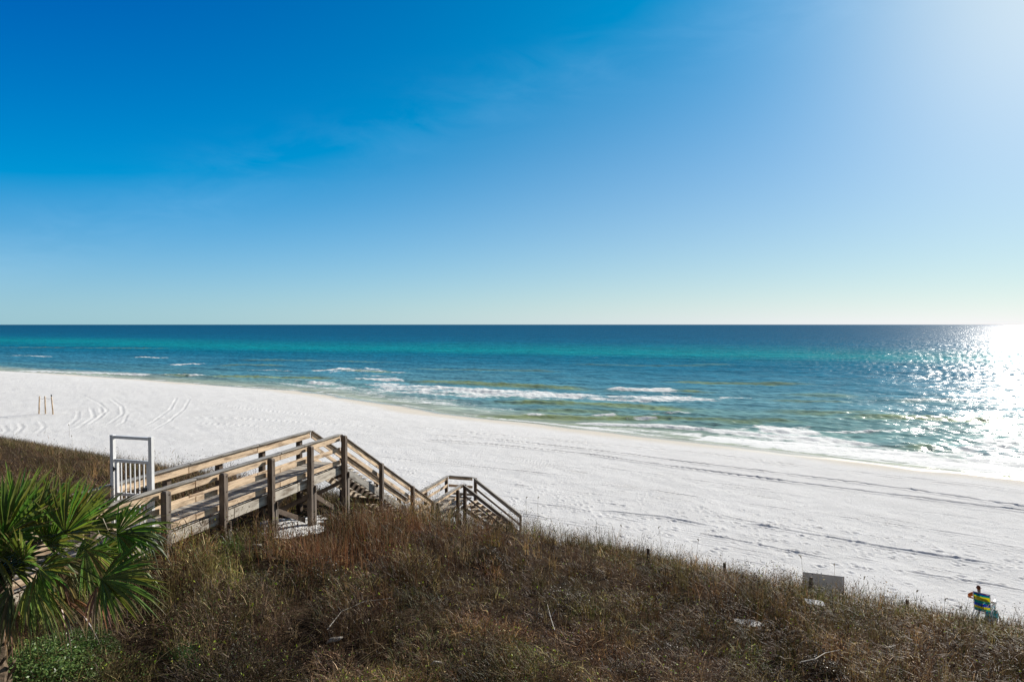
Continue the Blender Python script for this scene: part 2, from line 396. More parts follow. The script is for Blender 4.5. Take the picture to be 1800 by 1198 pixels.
# (crest height, front width, foam, olive, reference pixels, foam trail seaward)
BR = [
 (.30, 2.2, .9, .2, [(0,625),(50,625),(95,627)]), (.35, 2.0, 1., .4, [(218,629),(260,628),(298,630)]),
 (.2, 2.5, .8, .0, [(285,642),(330,640),(372,640)]), (.3, 2.5, .15, .8, [(370,642),(440,641),(520,643)]),
 (.2, 3.0, .75, .3, [(540,654),(600,648),(642,651)]), (.35, 2.0, .6, 1., [(600,650),(650,653),(702,655)]),
 (.35, 1.6, 1., .5, [(0,652),(80,653),(150,656),(220,658),(275,661)]), (.4, 1.6, .5, 1., [(270,659),(310,659),(352,662)]),
 (.45, 2.0, .25, 1., [(352,662),(450,663),(540,664),(605,665)]), (.25, 1.6, .9, .2, [(330,661),(358,662)]),
 (.5, 1.8, 1., .3, [(600,666),(650,667),(722,670)]), (.34, 2.4, .05, 1., [(715,669),(830,674),(940,679),(1055,686)]),
 (.55, 1.8, 1.1, .5, [(1050,687),(1130,687),(1206,687)]), (.3, 1.8, .0, 1., [(1200,687),(1235,689)]),
 (.4, 2.2, .0, 1., [(850,706),(930,708),(1020,709),(1130,716),(1250,723)]),
 (.4, 1.8, .1, 1., [(790,731),(900,733),(1000,735),(1120,735),(1250,738),(1330,741)]),
 (.2, .9, 1., .2, [(925,732),(952,733)]), (.2, .9, .9, .2, [(1035,732),(1090,733)]), (.2, .9, .8, .2, [(1110,737),(1165,737)]),
 (.2, 1.0, 1.05, .1, [(970,744),(1050,746),(1110,748),(1180,752),(1250,757)]),
 (.24, 1.0, 1.3, .1, [(1130,748),(1200,753),(1250,757),(1330,764),(1400,770),(1480,777),(1550,782),(1610,786)]),
 (.22, 1.6, .3, .9, [(1590,785),(1625,783),(1655,788)]),
 (.5, 1.8, .3, 1., [(1470,735),(1540,734),(1600,735),(1680,737),(1800,739),(1900,742)]),
 (.4, 2.6, .0, .9, [(1150,671),(1250,673),(1340,674),(1440,675)]), (.35, 2.4, .0, .5, [(1360,694),(1430,695),(1520,697)]),
 (.3, 2.2, .0, .6, [(1330,722),(1450,726),(1560,722)]), (.3, 1.0, .4, 1., [(1715,832),(1760,836),(1810,842)]),
 (.3, 3.0, .0, .6, [(0,610),(150,611),(300,612)]), (.3, 2.6, .0, .45, [(700,648),(850,650),(1000,653)]), (.3, 2.6, .0, .4, [(1000,640),(1150,643),(1300,640)]),
 (.15, 1.1, .75, .1, [(612,659),(660,660),(715,662)]), (.12, 1.0, .7, .1, [(1040,700),(1110,702),(1190,705)]), (.12, 1.0, .65, .1, [(690,700),(760,703),(840,706)]),
 (.15, 1.2, .7, .2, [(430,650),(480,651),(530,653)]), (.12, .9, .75, .1, [(1400,762),(1500,760),(1610,757)]), (.12, .9, .7, .1, [(1120,726),(1180,727),(1230,726)]),
 (.15, 1.1, .75, .3, [(640,653),(690,655),(730,657)]), (.12, 1.0, .7, .2, [(820,694),(900,697),(980,699)]), (.12, 1.0, .65, .1, [(1210,696),(1290,699),(1340,700)]),
 (.3, 1.8, .0, .7, [(900,720),(1000,721),(1120,725)]), (.3, 1.8, .0, .6, [(1340,703),(1420,706),(1500,705)]), (.3, 1.8, .05, .7, [(1250,745),(1330,738),(1420,740)]),
 (.25, 1.6, .5, .3, [(1560,706),(1640,703),(1720,706)]), (.3, 2.4, .0, .5, [(420,632),(560,634),(700,637)]),
]
nz_f = fbm(X * .9, Y * .9, 91, 3)
for hgt, w, fo, ol, pp in BR:
    pts = [tuple(at_z(*p)[:2]) for p in pp]; p = np.array(pts)
    mg = 14
    j = np.where((X > p[:, 0].min() - mg) & (X < p[:, 0].max() + mg) & (Y > p[:, 1].min() - mg) & (Y < p[:, 1].max() + mg))[0]
    if len(j) == 0: continue
    dd, sgn, t, L = crest_q(X[j], Y[j], pts)
    q = dd * sgn + (fbm(X[j] * .25, Y[j] * .25, 93, 3) - .5) * w * 1.3    # + seaward
    endf = sst(-1, min(8, L * .3) , t) * sst(-1, min(8, L * .3), L - t) * sst(w * 6, w * 2, dd)
    prof = np.where(q < 0, np.exp(-(q / (w * .55)) ** 2), np.exp(-(q / (w * 2.2)) ** 2))
    H[j] += hgt * .72 * prof * endf * (.9 + .2 * nz_f[j])
    om = ol * endf * np.where(q < 0, np.exp(-((q + w * .4) / (w * .8)) ** 2), np.exp(-(q / (w * .5)) ** 2)) * (.6 + .6 * nz_f[j])
    om = .85 * np.clip(om, 0, 1)[:, None]; C[j] = C[j] * (1 - om) + np.array([.25, .30, .10])[None] * om
    ff = fo * endf * np.where(q < 0, np.exp(-((q + w * .2) / (w * .85)) ** 2), np.exp(-(q / (w * 1.3)) ** 2))
    foam[j] = np.maximum(foam[j], ff)
def region(px, val, soft_):
    """foam lace inside a polygon given in reference pixels"""
    pts = [tuple(at_z(*p)[:2]) for p in px]; pts.append(pts[0])
    dd, sgn, _, _ = poly_dist(X, Y, pts); ins = np.zeros(X.shape, bool)
    for (ax, ay), (bx, by) in zip(pts[:-1], pts[1:]):
        c = (ay > Y) != (by > Y)
        with np.errstate(divide='ignore', invalid='ignore'): xi = (bx - ax) * (Y - ay) / (by - ay) + ax
        ins ^= c & (X < xi)
    f = np.where(ins, sst(0, soft_, dd), 0) * val
    np.maximum(foam, f, out=foam)
region([(600,668),(720,671),(900,681),(1060,689),(1206,690),(1330,700),(1290,712),(1130,712),(1000,706),(850,703),(700,697),(620,688)], .68, 7)
region([(700,671),(900,684),(1050,691),(1200,692),(1250,698),(1100,704),(940,702),(800,697)], .80, 6)
region([(420,668),(600,668),(720,690),(900,712),(700,712),(560,692)], .57, 5)
region([(680,697),(860,706),(960,716),(940,733),(820,727),(720,712)], .50, 5)
region([(560,646),(690,646),(700,655),(560,656)], .55, 5)
region([(1230,752),(1330,744),(1440,748),(1470,765),(1560,778),(1620,790),(1700,770),(1800,757),(1900,757),(1900,860),(1800,842),(1600,818),(1400,795),(1250,778)], .68, 2.5)
region([(1270,757),(1340,747),(1430,752),(1480,775),(1400,770)], .85, 3)
region([(1240,762),(1400,776),(1560,790),(1640,800),(1800,830),(1800,842),(1600,818),(1400,795),(1200,773)], .88, 1.5)
region([(940,745),(1110,750),(1250,760),(1250,778),(1050,756)], .62, 1.5)
edge = np.exp(-((off - .5) / .7) ** 2) * (.45 + .6 * fbm(X * .08, Y * .08, 97, 2)) ; foam = np.maximum(foam, edge * .95)
caps = sst(.80, .86, fbm(s2 * .22, t2 * .05, 99, 4)) * sst(420, 200, RAD) * sst(20, 60, off) * .45
foam = np.maximum(foam, caps)
H = H * sst(-.5, 5, off) + np.where(off < 6, .035 * sst(6, 1, off), 0)
H = np.where(off < -6, -3.0, H)    # under the land the sheet dips out of the way
foamw = sst(.3, .9, foam) * .10 * (fbm(X * 2.5, Y * 2.5, 95, 3) - .2) * sst(0, 3, off); H += foamw

def sea_mat():
    m = bpy.data.materials.new('sea_water'); nt = nodes(m); L = nt.links.new
    tc = N(nt, 'ShaderNodeTexCoord'); ob = tc.outputs['Object']
    mp = N(nt, 'ShaderNodeMapping'); mp.inputs['Rotation'].default_value = (0, 0, R(24.2)); L(ob, mp.inputs[0])
    mp2 = N(nt, 'ShaderNodeMapping'); mp2.inputs['Scale'].default_value = (.33, 1, 1); L(mp.outputs[0], mp2.inputs[0])
    mp3 = N(nt, 'ShaderNodeMapping'); mp3.inputs['Scale'].default_value = (.5, 1, 1); L(mp.outputs[0], mp3.inputs[0])
    nA = N(nt, 'ShaderNodeTexNoise', i_Scale=2.2, i_Detail=4.0, i_Roughness=.6); L(mp2.outputs[0], nA.inputs['Vector'])
    nB = N(nt, 'ShaderNodeTexNoise', i_Scale=.55, i_Detail=3.0, i_Roughness=.55); L(mp2.outputs[0], nB.inputs['Vector'])
    nC = N(nt, 'ShaderNodeTexNoise', i_Scale=.09, i_Detail=3.0, i_Roughness=.6); L(mp2.outputs[0], nC.inputs['Vector'])
    h = math_(nt, 'ADD', math_(nt, 'MULTIPLY', nA.outputs[0], SEA['a']), math_(nt, 'MULTIPLY', nB.outputs[0], SEA['b']))
    h = math_(nt, 'ADD', h, math_(nt, 'MULTIPLY', nC.outputs[0], SEA['c']))
    bp = N(nt, 'ShaderNodeBump', i_Strength=1.0, i_Distance=1.0); L(h, bp.inputs['Height'])
    col = N(nt, 'ShaderNodeAttribute', attribute_name='col').outputs['Color']
    # darker and lighter patches of water
    pt = ramp(nt, nB.outputs[0], [(.35, (.70, .74, .77)), (.65, (1.22, 1.2, 1.18))]).outputs[0]
    pt2 = ramp(nt, nC.outputs[0], [(.35, (.85, .85, .85)), (.65, (1.1, 1.1, 1.1))]).outputs[0]
    col = mixc(nt, 1.0, mixc(nt, 1.0, col, pt, 'MULTIPLY'), pt2, 'MULTIPLY')
    df = N(nt, 'ShaderNodeBsdfDiffuse'); L(col, df.inputs[0]); 
    up_ = N(nt, 'ShaderNodeMix', data_type='VECTOR'); up_.inputs[0].default_value = .55; L(bp.outputs[0], up_.inputs[4]); up_.inputs[5].default_value = (0, 0, 1)
    nv = N(nt, 'ShaderNodeVectorMath', operation='NORMALIZE'); L(up_.outputs[1], nv.inputs[0]); L(nv.outputs[0], df.inputs['Normal'])   # light scatters inside the water
    gs = N(nt, 'ShaderNodeBsdfGlossy', i_Roughness=SEA['rough']); L(bp.outputs[0], gs.inputs['Normal'])
    fr = N(nt, 'ShaderNodeFresnel', i_IOR=1.33); L(bp.outputs[0], fr.inputs['Normal'])
    ff = math_(nt, 'MINIMUM', math_(nt, 'MULTIPLY', fr.outputs[0], SEA['k']), SEA['max'])
    b = N(nt, 'ShaderNodeMixShader'); L(ff, b.inputs[0]); L(df.outputs[0], b.inputs[1]); L(gs.outputs[0], b.inputs[2])
    fa = N(nt, 'ShaderNodeAttribute', attribute_name='foam').outputs['Fac']
    f1 = N(nt, 'ShaderNodeTexNoise', i_Scale=1.5, i_Detail=6.0, i_Roughness=.65, i_Distortion=.6); L(mp3.outputs[0], f1.inputs['Vector'])
    f2 = N(nt, 'ShaderNodeTexNoise', i_Scale=.35, i_Detail=4.0, i_Roughness=.6, i_Distortion=1.0); L(mp3.outputs[0], f2.inputs['Vector'])
    lace = math_(nt, 'ABSOLUTE', math_(nt, 'SUBTRACT', f1.outputs[0], .5))
    lace = math_(nt, 'SUBTRACT', .55, math_(nt, 'MULTIPLY', lace, 5.0))
    nn = math_(nt, 'ADD', math_(nt, 'MULTIPLY', lace, .45), math_(nt, 'MULTIPLY', math_(nt, 'SUBTRACT', f2.outputs[0], .5), 2.2))
    val = math_(nt, 'ADD', fa, math_(nt, 'MULTIPLY', nn, math_(nt, 'SUBTRACT', 1.02, math_(nt, 'MULTIPLY', fa, .75))))
    val = math_(nt, 'MULTIPLY', val, math_(nt, 'MULTIPLY', fa, 8.0, True))
    mask = ramp(nt, val, [(.60, (0, 0, 0)), (.82, (1, 1, 1))]).outputs[0]
    fd = N(nt, 'ShaderNodeBsdfPrincipled', i_Roughness=.9); fd.inputs['Base Color'].default_value = (.78, .80, .79, 1)
    bf = N(nt, 'ShaderNodeBump', i_Strength=.8, i_Distance=.12); L(f1.outputs[0], bf.inputs['Height']); L(bf.outputs[0], fd.inputs['Normal'])
    mx = N(nt, 'ShaderNodeMixShader'); L(mask, mx.inputs[0]); L(b.outputs[0], mx.inputs[1]); L(fd.outputs[0], mx.inputs[2])
    o = N(nt, 'ShaderNodeOutputMaterial'); L(mx.outputs[0], o.inputs[0]); return m
SEA = dict(a=.10, b=.62, c=3.0, rough=.23, k=.7, max=.10)
sea = np_mesh('sea', np.stack([X, Y, H], 1), F, sea_mat(), cols=C, attrs={'foam': foam})
tag(sea, kind='structure')

#PART2
# ------------------------------------------------------------------ materials for built things
def simple_mat(name, col, rough=.6, spec=.3, var=.12, scale=30.0, metal=0.0, transl=0.0, bump=0.0):
    m = bpy.data.materials.new(name); nt = nodes(m); L = nt.links.new
    tc = N(nt, 'ShaderNodeTexCoord'); n = N(nt, 'ShaderNodeTexNoise', i_Scale=scale, i_Detail=4.0); L(tc.outputs['Object'], n.inputs['Vector'])
    c = ramp(nt, n.outputs[0], [(.3, tuple(v * (1 - var) for v in col)), (.7, tuple(min(1, v * (1 + var)) for v in col))]).outputs[0]
    b = N(nt, 'ShaderNodeBsdfPrincipled', i_Roughness=rough, i_Metallic=metal); L(c, b.inputs['Base Color'])
    b.inputs['Specular IOR Level'].default_value = spec
    if bump:
        bp = N(nt, 'ShaderNodeBump', i_Strength=.6, i_Distance=bump); L(n.outputs[0], bp.inputs['Height']); L(bp.outputs[0], b.inputs['Normal'])
    o = N(nt, 'ShaderNodeOutputMaterial')
    if transl:
        t = N(nt, 'ShaderNodeBsdfTranslucent'); L(c, t.inputs[0]); mx = N(nt, 'ShaderNodeMixShader'); mx.inputs[0].default_value = transl
        L(b.outputs[0], mx.inputs[1]); L(t.outputs[0], mx.inputs[2]); L(mx.outputs[0], o.inputs[0])
    else: L(b.outputs[0], o.inputs[0])
    return m
def wood_mat():
    m = bpy.data.materials.new('weathered_wood'); nt = nodes(m); L = nt.links.new
    uv = N(nt, 'ShaderNodeUVMap', uv_map='UVMap')
    mp = N(nt, 'ShaderNodeMapping'); mp.inputs['Scale'].default_value = (1.6, 38, 1); L(uv.outputs[0], mp.inputs[0])
    g = N(nt, 'ShaderNodeTexNoise', i_Scale=1.0, i_Detail=7.0, i_Roughness=.65, i_Distortion=.4); L(mp.outputs[0], g.inputs['Vector'])
    mp2 = N(nt, 'ShaderNodeMapping'); mp2.inputs['Scale'].default_value = (1.1, 5, 1); L(uv.outputs[0], mp2.inputs[0])
    st = N(nt, 'ShaderNodeTexNoise', i_Scale=1.3, i_Detail=4.0, i_Roughness=.6); L(mp2.outputs[0], st.inputs['Vector'])
    kn = N(nt, 'ShaderNodeTexVoronoi', i_Scale=1.0); mp3 = N(nt, 'ShaderNodeMapping'); mp3.inputs['Scale'].default_value = (1.5, 9, 1); L(uv.outputs[0], mp3.inputs[0]); L(mp3.outputs[0], kn.inputs['Vector'])
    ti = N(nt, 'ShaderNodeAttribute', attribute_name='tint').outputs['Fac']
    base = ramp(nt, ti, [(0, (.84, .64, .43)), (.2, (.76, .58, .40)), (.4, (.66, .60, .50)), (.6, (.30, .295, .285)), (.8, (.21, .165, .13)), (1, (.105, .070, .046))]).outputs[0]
    dirt = ramp(nt, st.outputs[0], [(.34, (.34, .29, .25)), (.52, (.92, .92, .92)), (.7, (1.1, 1.08, 1.05))]).outputs[0]
    col = mixc(nt, 1.0, base, dirt, 'MULTIPLY')
    gr = ramp(nt, g.outputs[0], [(.3, (.62, .58, .54)), (.55, (1, 1, 1)), (.75, (1.12, 1.1, 1.08))]).outputs[0]
    col = mixc(nt, .75, col, gr, 'MULTIPLY')
    kf = ramp(nt, kn.outputs['Distance'], [(.06, (.30, .20, .12)), (.12, (1, 1, 1))]).outputs[0]
    col = mixc(nt, .6, col, kf, 'MULTIPLY')
    b = N(nt, 'ShaderNodeBsdfPrincipled', i_Roughness=.78); L(col, b.inputs['Base Color']); b.inputs['Specular IOR Level'].default_value = .3
    bp = N(nt, 'ShaderNodeBump', i_Strength=.6, i_Distance=.006); L(g.outputs[0], bp.inputs['Height']); L(bp.outputs[0], b.inputs['Normal'])
    o = N(nt, 'ShaderNodeOutputMaterial'); L(b.outputs[0], o.inputs[0]); return m
WOOD = wood_mat()
def plant_mat(name, rough=.55, transl=.3, spec=.35):
    m = bpy.data.materials.new(name); nt = nodes(m); L = nt.links.new
    c = N(nt, 'ShaderNodeAttribute', attribute_name='col').outputs['Color']
    tc = N(nt, 'ShaderNodeTexCoord'); n = N(nt, 'ShaderNodeTexNoise', i_Scale=14.0, i_Detail=3.0); L(tc.outputs['Object'], n.inputs['Vector'])
    v = ramp(nt, n.outputs[0], [(.3, (.75, .75, .75)), (.7, (1.25, 1.25, 1.25))]).outputs[0]
    c = mixc(nt, 1.0, c, v, 'MULTIPLY')
    b = N(nt, 'ShaderNodeBsdfPrincipled', i_Roughness=rough); L(c, b.inputs['Base Color']); b.inputs['Specular IOR Level'].default_value = spec
    t = N(nt, 'ShaderNodeBsdfTranslucent'); L(c, t.inputs[0]); mx = N(nt, 'ShaderNodeMixShader'); mx.inputs[0].default_value = transl
    L(b.outputs[0], mx.inputs[1]); L(t.outputs[0], mx.inputs[2])
    o = N(nt, 'ShaderNodeOutputMaterial'); L(mx.outputs[0], o.inputs[0]); return m
PLANT = plant_mat('dry_plant', .6, .25, .22); LEAF = plant_mat('green_leaf', .42, .45, .4)
WHITE = simple_mat('white_paint', (.88, .88, .87), .35, .5, .05, 12)

# ------------------------------------------------------------------ boardwalk
O1 = (-6.11, 24.19); A1, A2 = R(15.6), R(16.5)
def Wp(t, n, z):
    a = A1 if t < 0 else A2
    am = (A1 if t < -1 else A2)
    return Vector((O1[0] + math.sin(a) * t + math.cos(A1 if t <= 0 else A2) * n, O1[1] + math.cos(a) * t - math.sin(A1 if t <= 0 else A2) * n, z))
DV = Vector((math.sin(A1), math.cos(A1), 0)); NV = Vector((math.cos(A1), -math.sin(A1), 0))
DV2 = Vector((math.sin(A2), math.cos(A2), 0)); NV2 = Vector((math.cos(A2), -math.sin(A2), 0))
CAP1, DK1, CAP2, DK2 = 9.30, 8.20, 4.76, 3.66
FW = -1.48
bw = empty('boardwalk', Wp(-9, -.7, gz(*Wp(-9, -.7, 0)[:2])), 'weathered wooden boardwalk with railings stepping down over the dune to the beach', 'boardwalk')
rt = lambda a, b: random.uniform(a, b)
BOLT = simple_mat('rusty_steel', (.14, .08, .05), .6, .4, .3, 60, .5)
# decks
def deck(t0, t1, n0, n1, z, across=True):
    m = MB(); t = t0
    while t < t1 - .05:
        m.board(Wp(t + .07, n0, z - .019 + random.uniform(-.002, .002)), Wp(t + .07, n1, z - .019 + random.uniform(-.002, .002)), .137, .038, rt(.38, .72)); t += .144
    return m
deck(-18, .32, FW + .03, -.03, DK1).build('deck', WOOD, bw, bevel=.004)
deck(8.35, 13.85, FW + .03, -.03, DK2).build('deck', WOOD, bw, bevel=.004)
def run(name, pts, w, h, tint, bevel=.004, seg=3.6):
    """a line of boards through (t, n, z) points, butted in lengths of up to seg"""
    for a, b in zip(pts[:-1], pts[1:]):
        L = math.dist(a[:2], b[:2]); k = max(1, int(math.ceil(L / seg)))
        for i in range(k):
            f0, f1 = i / k, (i + 1) / k; g = .0015
            p = [a[j] + (b[j] - a[j]) * f0 for j in range(3)]; q = [a[j] + (b[j] - a[j]) * (f1 - g) for j in range(3)]; q[2] += random.uniform(-.006, .006); p[2] += random.uniform(-.006, .006)
            m = MB(); m.board(Wp(*p), Wp(*q), w, h, rt(*tint)); m.build(name, WOOD, bw, bevel=bevel)
NEW = (.0, .22); PALE = (.3, .45); GREY = (.52, .64); DARK = (.86, 1.0)
K = (CAP1 - CAP2)
# handrail caps
run('handrail', [(-18, 0, CAP1 - .02), (-.02, 0, CAP1 - .02)], .15, .04, GREY)
run('handrail', [(.02, 0, CAP1 - .03), (8.38, 0, CAP2 - .02)], .15, .04, (.7, .8))
run('handrail', [(8.43, 0, CAP2 - .02), (12.2, 0, CAP2 - .02)], .15, .04, GREY)
run('handrail', [(-18, FW, CAP1 - .02), (.43, FW, CAP1 - .02)], .15, .04, GREY)
run('handrail', [(.47, FW, CAP1 - .03), (8.6, FW, CAP2 - .02)], .15, .04, (.7, .8))
run('handrail', [(8.65, FW, CAP2 - .02), (13.9, FW, CAP2 - .02)], .15, .04, GREY)
run('handrail', [(13.92, FW + .08, CAP2 - .02), (13.92, 0.0, CAP2 - .02)], .15, .04, GREY)
S2N, S2F = 2.88, 2.75
run('handrail', [(12.2, .08, CAP2 - .02), (12.2, S2N, 2.86)], .15, .04, GREY)
run('handrail', [(13.92, .04, CAP2 - .02), (13.92, S2F, 2.88)], .15, .04, GREY)
# rail boards (top board, middle board, toe board) on the walkway side of the posts
def rails(t0, z0, t1, z1, n, mid=True, toe=True, top=.19, tint=NEW):
    def zz(t, off):
        return z0 + (z1 - z0) * (t - t0) / (t1 - t0) + off
    k = math.hypot(t1 - t0, z1 - z0) / abs(t1 - t0)
    run('rail_board', [(t0, n, z0 - .045 * k - top * k / 2), (t1, n, z1 - .045 * k - top * k / 2)], .038, top, tint)
    if mid: run('rail_board', [(t0, n, z0 - .54), (t1, n, z1 - .54)], .038, .14, tint)
    if toe: run('toe_board', [(t0, n, z0 - .985), (t1, n, z1 - .985)], .038, .14, tint)
rails(-18, CAP1, -.02, CAP1, .01)
rails(-18, CAP1, .42, CAP1, FW - .01, top=.235)
rails(.03, CAP1 - .02, 8.36, CAP2, .01, toe=False, tint=(.02, .3))
rails(.48, CAP1 - .02, 8.58, CAP2, FW - .01, toe=True, tint=(.02, .25))
rails(8.42, CAP2, 12.16, CAP2, .01, toe=True, top=.14, tint=(.1, .4))
rails(8.66, CAP2, 13.86, CAP2, FW - .01, toe=True, top=.19, tint=(.1, .4))
def cross(t, n0, n1, z0, z1, h, w=.038, tint=(.1, .5), name='rail_board'):
    m = MB(); m.board(Wp(t, n0, z0), Wp(t, n1, z1), w, h, rt(*tint)); m.build(name, WOOD, bw, bevel=.004)
cross(13.90, FW + .05, -.02, CAP2 - .12, CAP2 - .12, .14); cross(13.90, FW + .05, -.02, CAP2 - .55, CAP2 - .55, .14); cross(13.90, FW + .05, -.02, CAP2 - .98, CAP2 - .98, .14)
for tt, nn in ((12.2, S2N), (13.90, S2F)):
    sl = (2.86 - CAP2) / (nn - .05)
    for off, h in ((-.13, .15), (-.56, .10)):
        cross(tt, .1, nn - .02, CAP2 - .02 + off, CAP2 - .02 + off + sl * (nn - .12), h, tint=(.6, .9))
# rims, stringers and joists
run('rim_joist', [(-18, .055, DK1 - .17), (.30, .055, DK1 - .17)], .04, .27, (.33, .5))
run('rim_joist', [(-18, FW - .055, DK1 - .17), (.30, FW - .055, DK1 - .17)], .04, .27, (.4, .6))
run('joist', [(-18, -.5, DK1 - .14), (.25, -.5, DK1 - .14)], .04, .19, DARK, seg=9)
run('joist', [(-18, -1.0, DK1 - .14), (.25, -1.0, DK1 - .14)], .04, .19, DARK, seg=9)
run('rim_joist', [(8.4, .055, DK2 - .13), (12.3, .055, DK2 - .13)], .04, .19, (.4, .6))
run('rim_joist', [(8.4, FW - .055, DK2 - .13), (13.9, FW - .055, DK2 - .13)], .04, .19, (.4, .6))
cross(.36, FW, 0, DK1 - .13, DK1 - .13, .19, .04, (.6, .9), 'joist'); cross(8.36, FW, 0, DK2 - .13, DK2 - .13, .19, .04, (.6, .9), 'joist')
for n, ti in ((-.045, (.35, .6)), (-.74, (.8, 1)), (FW + .045, (.2, .5))):
    m = MB(); m.board(Wp(.40, n, DK1 - .30), Wp(8.33, n, DK2 - .10), .045, .26, rt(*ti)); m.build('stringer', WOOD, bw, bevel=.004)
NR = 24
for i in range(1, NR):
    z = DK1 - (DK1 - DK2) * i / NR; t = .40 + (8.33 - .40) * (i - .5) / NR
    m = MB()
    for k in (-.078, .078): m.board(Wp(t + k, FW + .02, z), Wp(t + k, -.02, z), .148, .042, rt(.3, .55))
    m.build('tread', WOOD, bw, bevel=.004)
# second flight, turned to the right towards the sand
def W3(s, q, z):   # s across the flight (0..1.7 along t), q down the flight
    return Wp(12.22 + s, q, z)
RUN2 = 2.75; ZB = 1.80
for s_ in (.06, .84, 1.62):
    m = MB(); m.board(W3(s_, .08, DK2 - .22), W3(s_, RUN2 + .05, ZB + .02), .045, .24, rt(.5, .9)); m.build('stringer', WOOD, bw, bevel=.004)
for i in range(1, 10):
    z = DK2 - (DK2 - ZB) * i / 10; q = .06 + RUN2 * (i - .5) / 10
    m = MB()
    for k in (-.066, .066): m.board(W3(.03, q + k, z), W3(1.66, q + k, z), .125, .042, rt(.05, .35))
    m.build('tread', WOOD, bw, bevel=.004)
# posts
def post(t, n, top, tint=DARK, w=.165, name='post', base=None):
    p = Wp(t, n, 0); b = gz(p.x, p.y) - .4 if base is None else base
    m = MB(); m.post((p.x, p.y, b), top, w, DV2, rt(*tint), cham=.035); return m.build(name, WOOD, bw, bevel=.008)
TS = [-16.7, -14.6, -12.5, -10.45, -8.38, -6.36, -4.28, -2.19, -.02]
for t in TS:
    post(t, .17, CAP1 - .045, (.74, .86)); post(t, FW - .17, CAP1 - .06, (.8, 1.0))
    if t > -11:
        for zz_ in (CAP1 - .13, CAP1 - .54, DK1 - .10, DK1 - .22):
            m = MB(); m.tube([Wp(t + .03, .25, zz_), Wp(t + .03, .262, zz_)], .017, 8); m.build('bolt', BOLT, bw)
for t in (-6.36, -4.28, -2.19, -.02):   # sister piles bolted beside the posts below the deck
    p = Wp(t + .02, .17, 0); m = MB(); m.post(Wp(t + .13, .20, gz(p.x, p.y) - .4), DK1 - .42, .14, DV, rt(.6, .8)); m.build('pile', WOOD, bw, bevel=.008)
for t, zc in ((2.79, 0), (5.68, 0), (7.95, 0)):
    z = CAP1 + (CAP2 - CAP1) * t / 8.38; post(t, .17, z - .06, (.72, .9), .15); z2 = CAP1 + (CAP2 - CAP1) * (t - .45) / 8.15; post(t + .1, FW - .16, z2 - .10, DARK, .15)
post(8.5, .16, CAP2 - .05, (.75, .9), .15)
post(11.15, .17, CAP2 - .05, (.9, 1), .15); post(12.26, .14, CAP2 - .03, (.9, 1), .16)
post(13.98, FW - .12, CAP2 - .05, DARK, .15); post(13.99, .12, CAP2 - .05, DARK, .15); post(11.2, FW - .16, CAP2 - .05, DARK, .15)
post(12.12, S2N - .06, 2.82, (.75, .9), .12); post(14.0, S2F - .04, 2.86, DARK, .12)
# beams and braces under the deck
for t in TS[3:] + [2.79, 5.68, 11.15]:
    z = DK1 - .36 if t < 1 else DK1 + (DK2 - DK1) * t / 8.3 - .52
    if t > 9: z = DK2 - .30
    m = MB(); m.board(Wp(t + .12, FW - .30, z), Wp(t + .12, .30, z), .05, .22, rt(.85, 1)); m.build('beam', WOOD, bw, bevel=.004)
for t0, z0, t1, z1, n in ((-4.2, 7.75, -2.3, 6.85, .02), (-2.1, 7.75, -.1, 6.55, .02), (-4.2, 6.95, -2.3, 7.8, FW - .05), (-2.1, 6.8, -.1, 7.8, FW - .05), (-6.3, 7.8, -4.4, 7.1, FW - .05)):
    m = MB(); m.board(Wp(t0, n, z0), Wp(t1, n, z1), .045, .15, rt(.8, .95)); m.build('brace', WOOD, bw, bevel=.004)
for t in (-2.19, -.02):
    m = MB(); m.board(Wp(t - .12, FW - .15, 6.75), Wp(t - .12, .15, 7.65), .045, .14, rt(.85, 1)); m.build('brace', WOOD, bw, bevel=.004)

# ------------------------------------------------------------------ white gate across the boardwalk
GL = Vector((-9.70, 16.52, 0)); GR_ = Vector((-8.60, 16.20, 0)); gd = (GR_ - GL).normalized(); gn = Vector((-gd.y, gd.x, 0))
gt = empty('gate', (GL + GR_) / 2 + Vector((0, 0, DK1 + .003)), 'white framed gate with upright pickets standing across the boardwalk', 'gate')
def gp(f, z, off=0.0): p = GL + (GR_ - GL) * f + gn * off; return Vector((p.x, p.y, z))
ZT = 10.52
for f in (0, 1):
    m = MB(); m.post(gp(f, DK1 + .003), ZT - .001, .095, gd, .1); m.build('gate_post', WHITE, gt, bevel=.006)
m = MB(); m.board(gp(.048, ZT - .05), gp(.952, ZT - .05), .085, .07); m.build('top_rail', WHITE, gt, bevel=.006)
leaf = MB(); leaf.board(gp(.05, 9.90), gp(.945, 9.90), .05, .075); leaf = leaf.build('gate_leaf', WHITE, gt, bevel=.004)
for nm, z, h in (('lock_rail', 9.09, .07), ('bottom_rail', 8.34, .08)):
    m = MB(); m.board(gp(.13, z), gp(.945, z), .045, h); m.build(nm, WHITE, leaf, bevel=.003)
for f in (.1, .92):
    m = MB(); m.post(gp(f, 8.30), 9.86, .06 if f > .5 else .075, gd, .1); m.build('stile', WHITE, leaf, bevel=.003)
for i in range(6):
    f = .215 + .118 * i; m = MB(); m.post(gp(f, 8.385), 9.045, .026, gd, .1); m.post(gp(f, 9.128), 9.86, .026, gd, .1); m.build('picket', WHITE, leaf)
DKM = simple_mat('dark_metal', (.10, .11, .12), .4, .5, .15, 20, .6)
m = MB(); m.box(gp(.86, 9.22, -.035), .11, .05, .17, gd); m.tube([gp(.82, 9.25, -.06), gp(.82, 9.25, -.12), gp(.74, 9.25, -.12)], .012); m.build('latch', DKM, gt, bevel=.006)
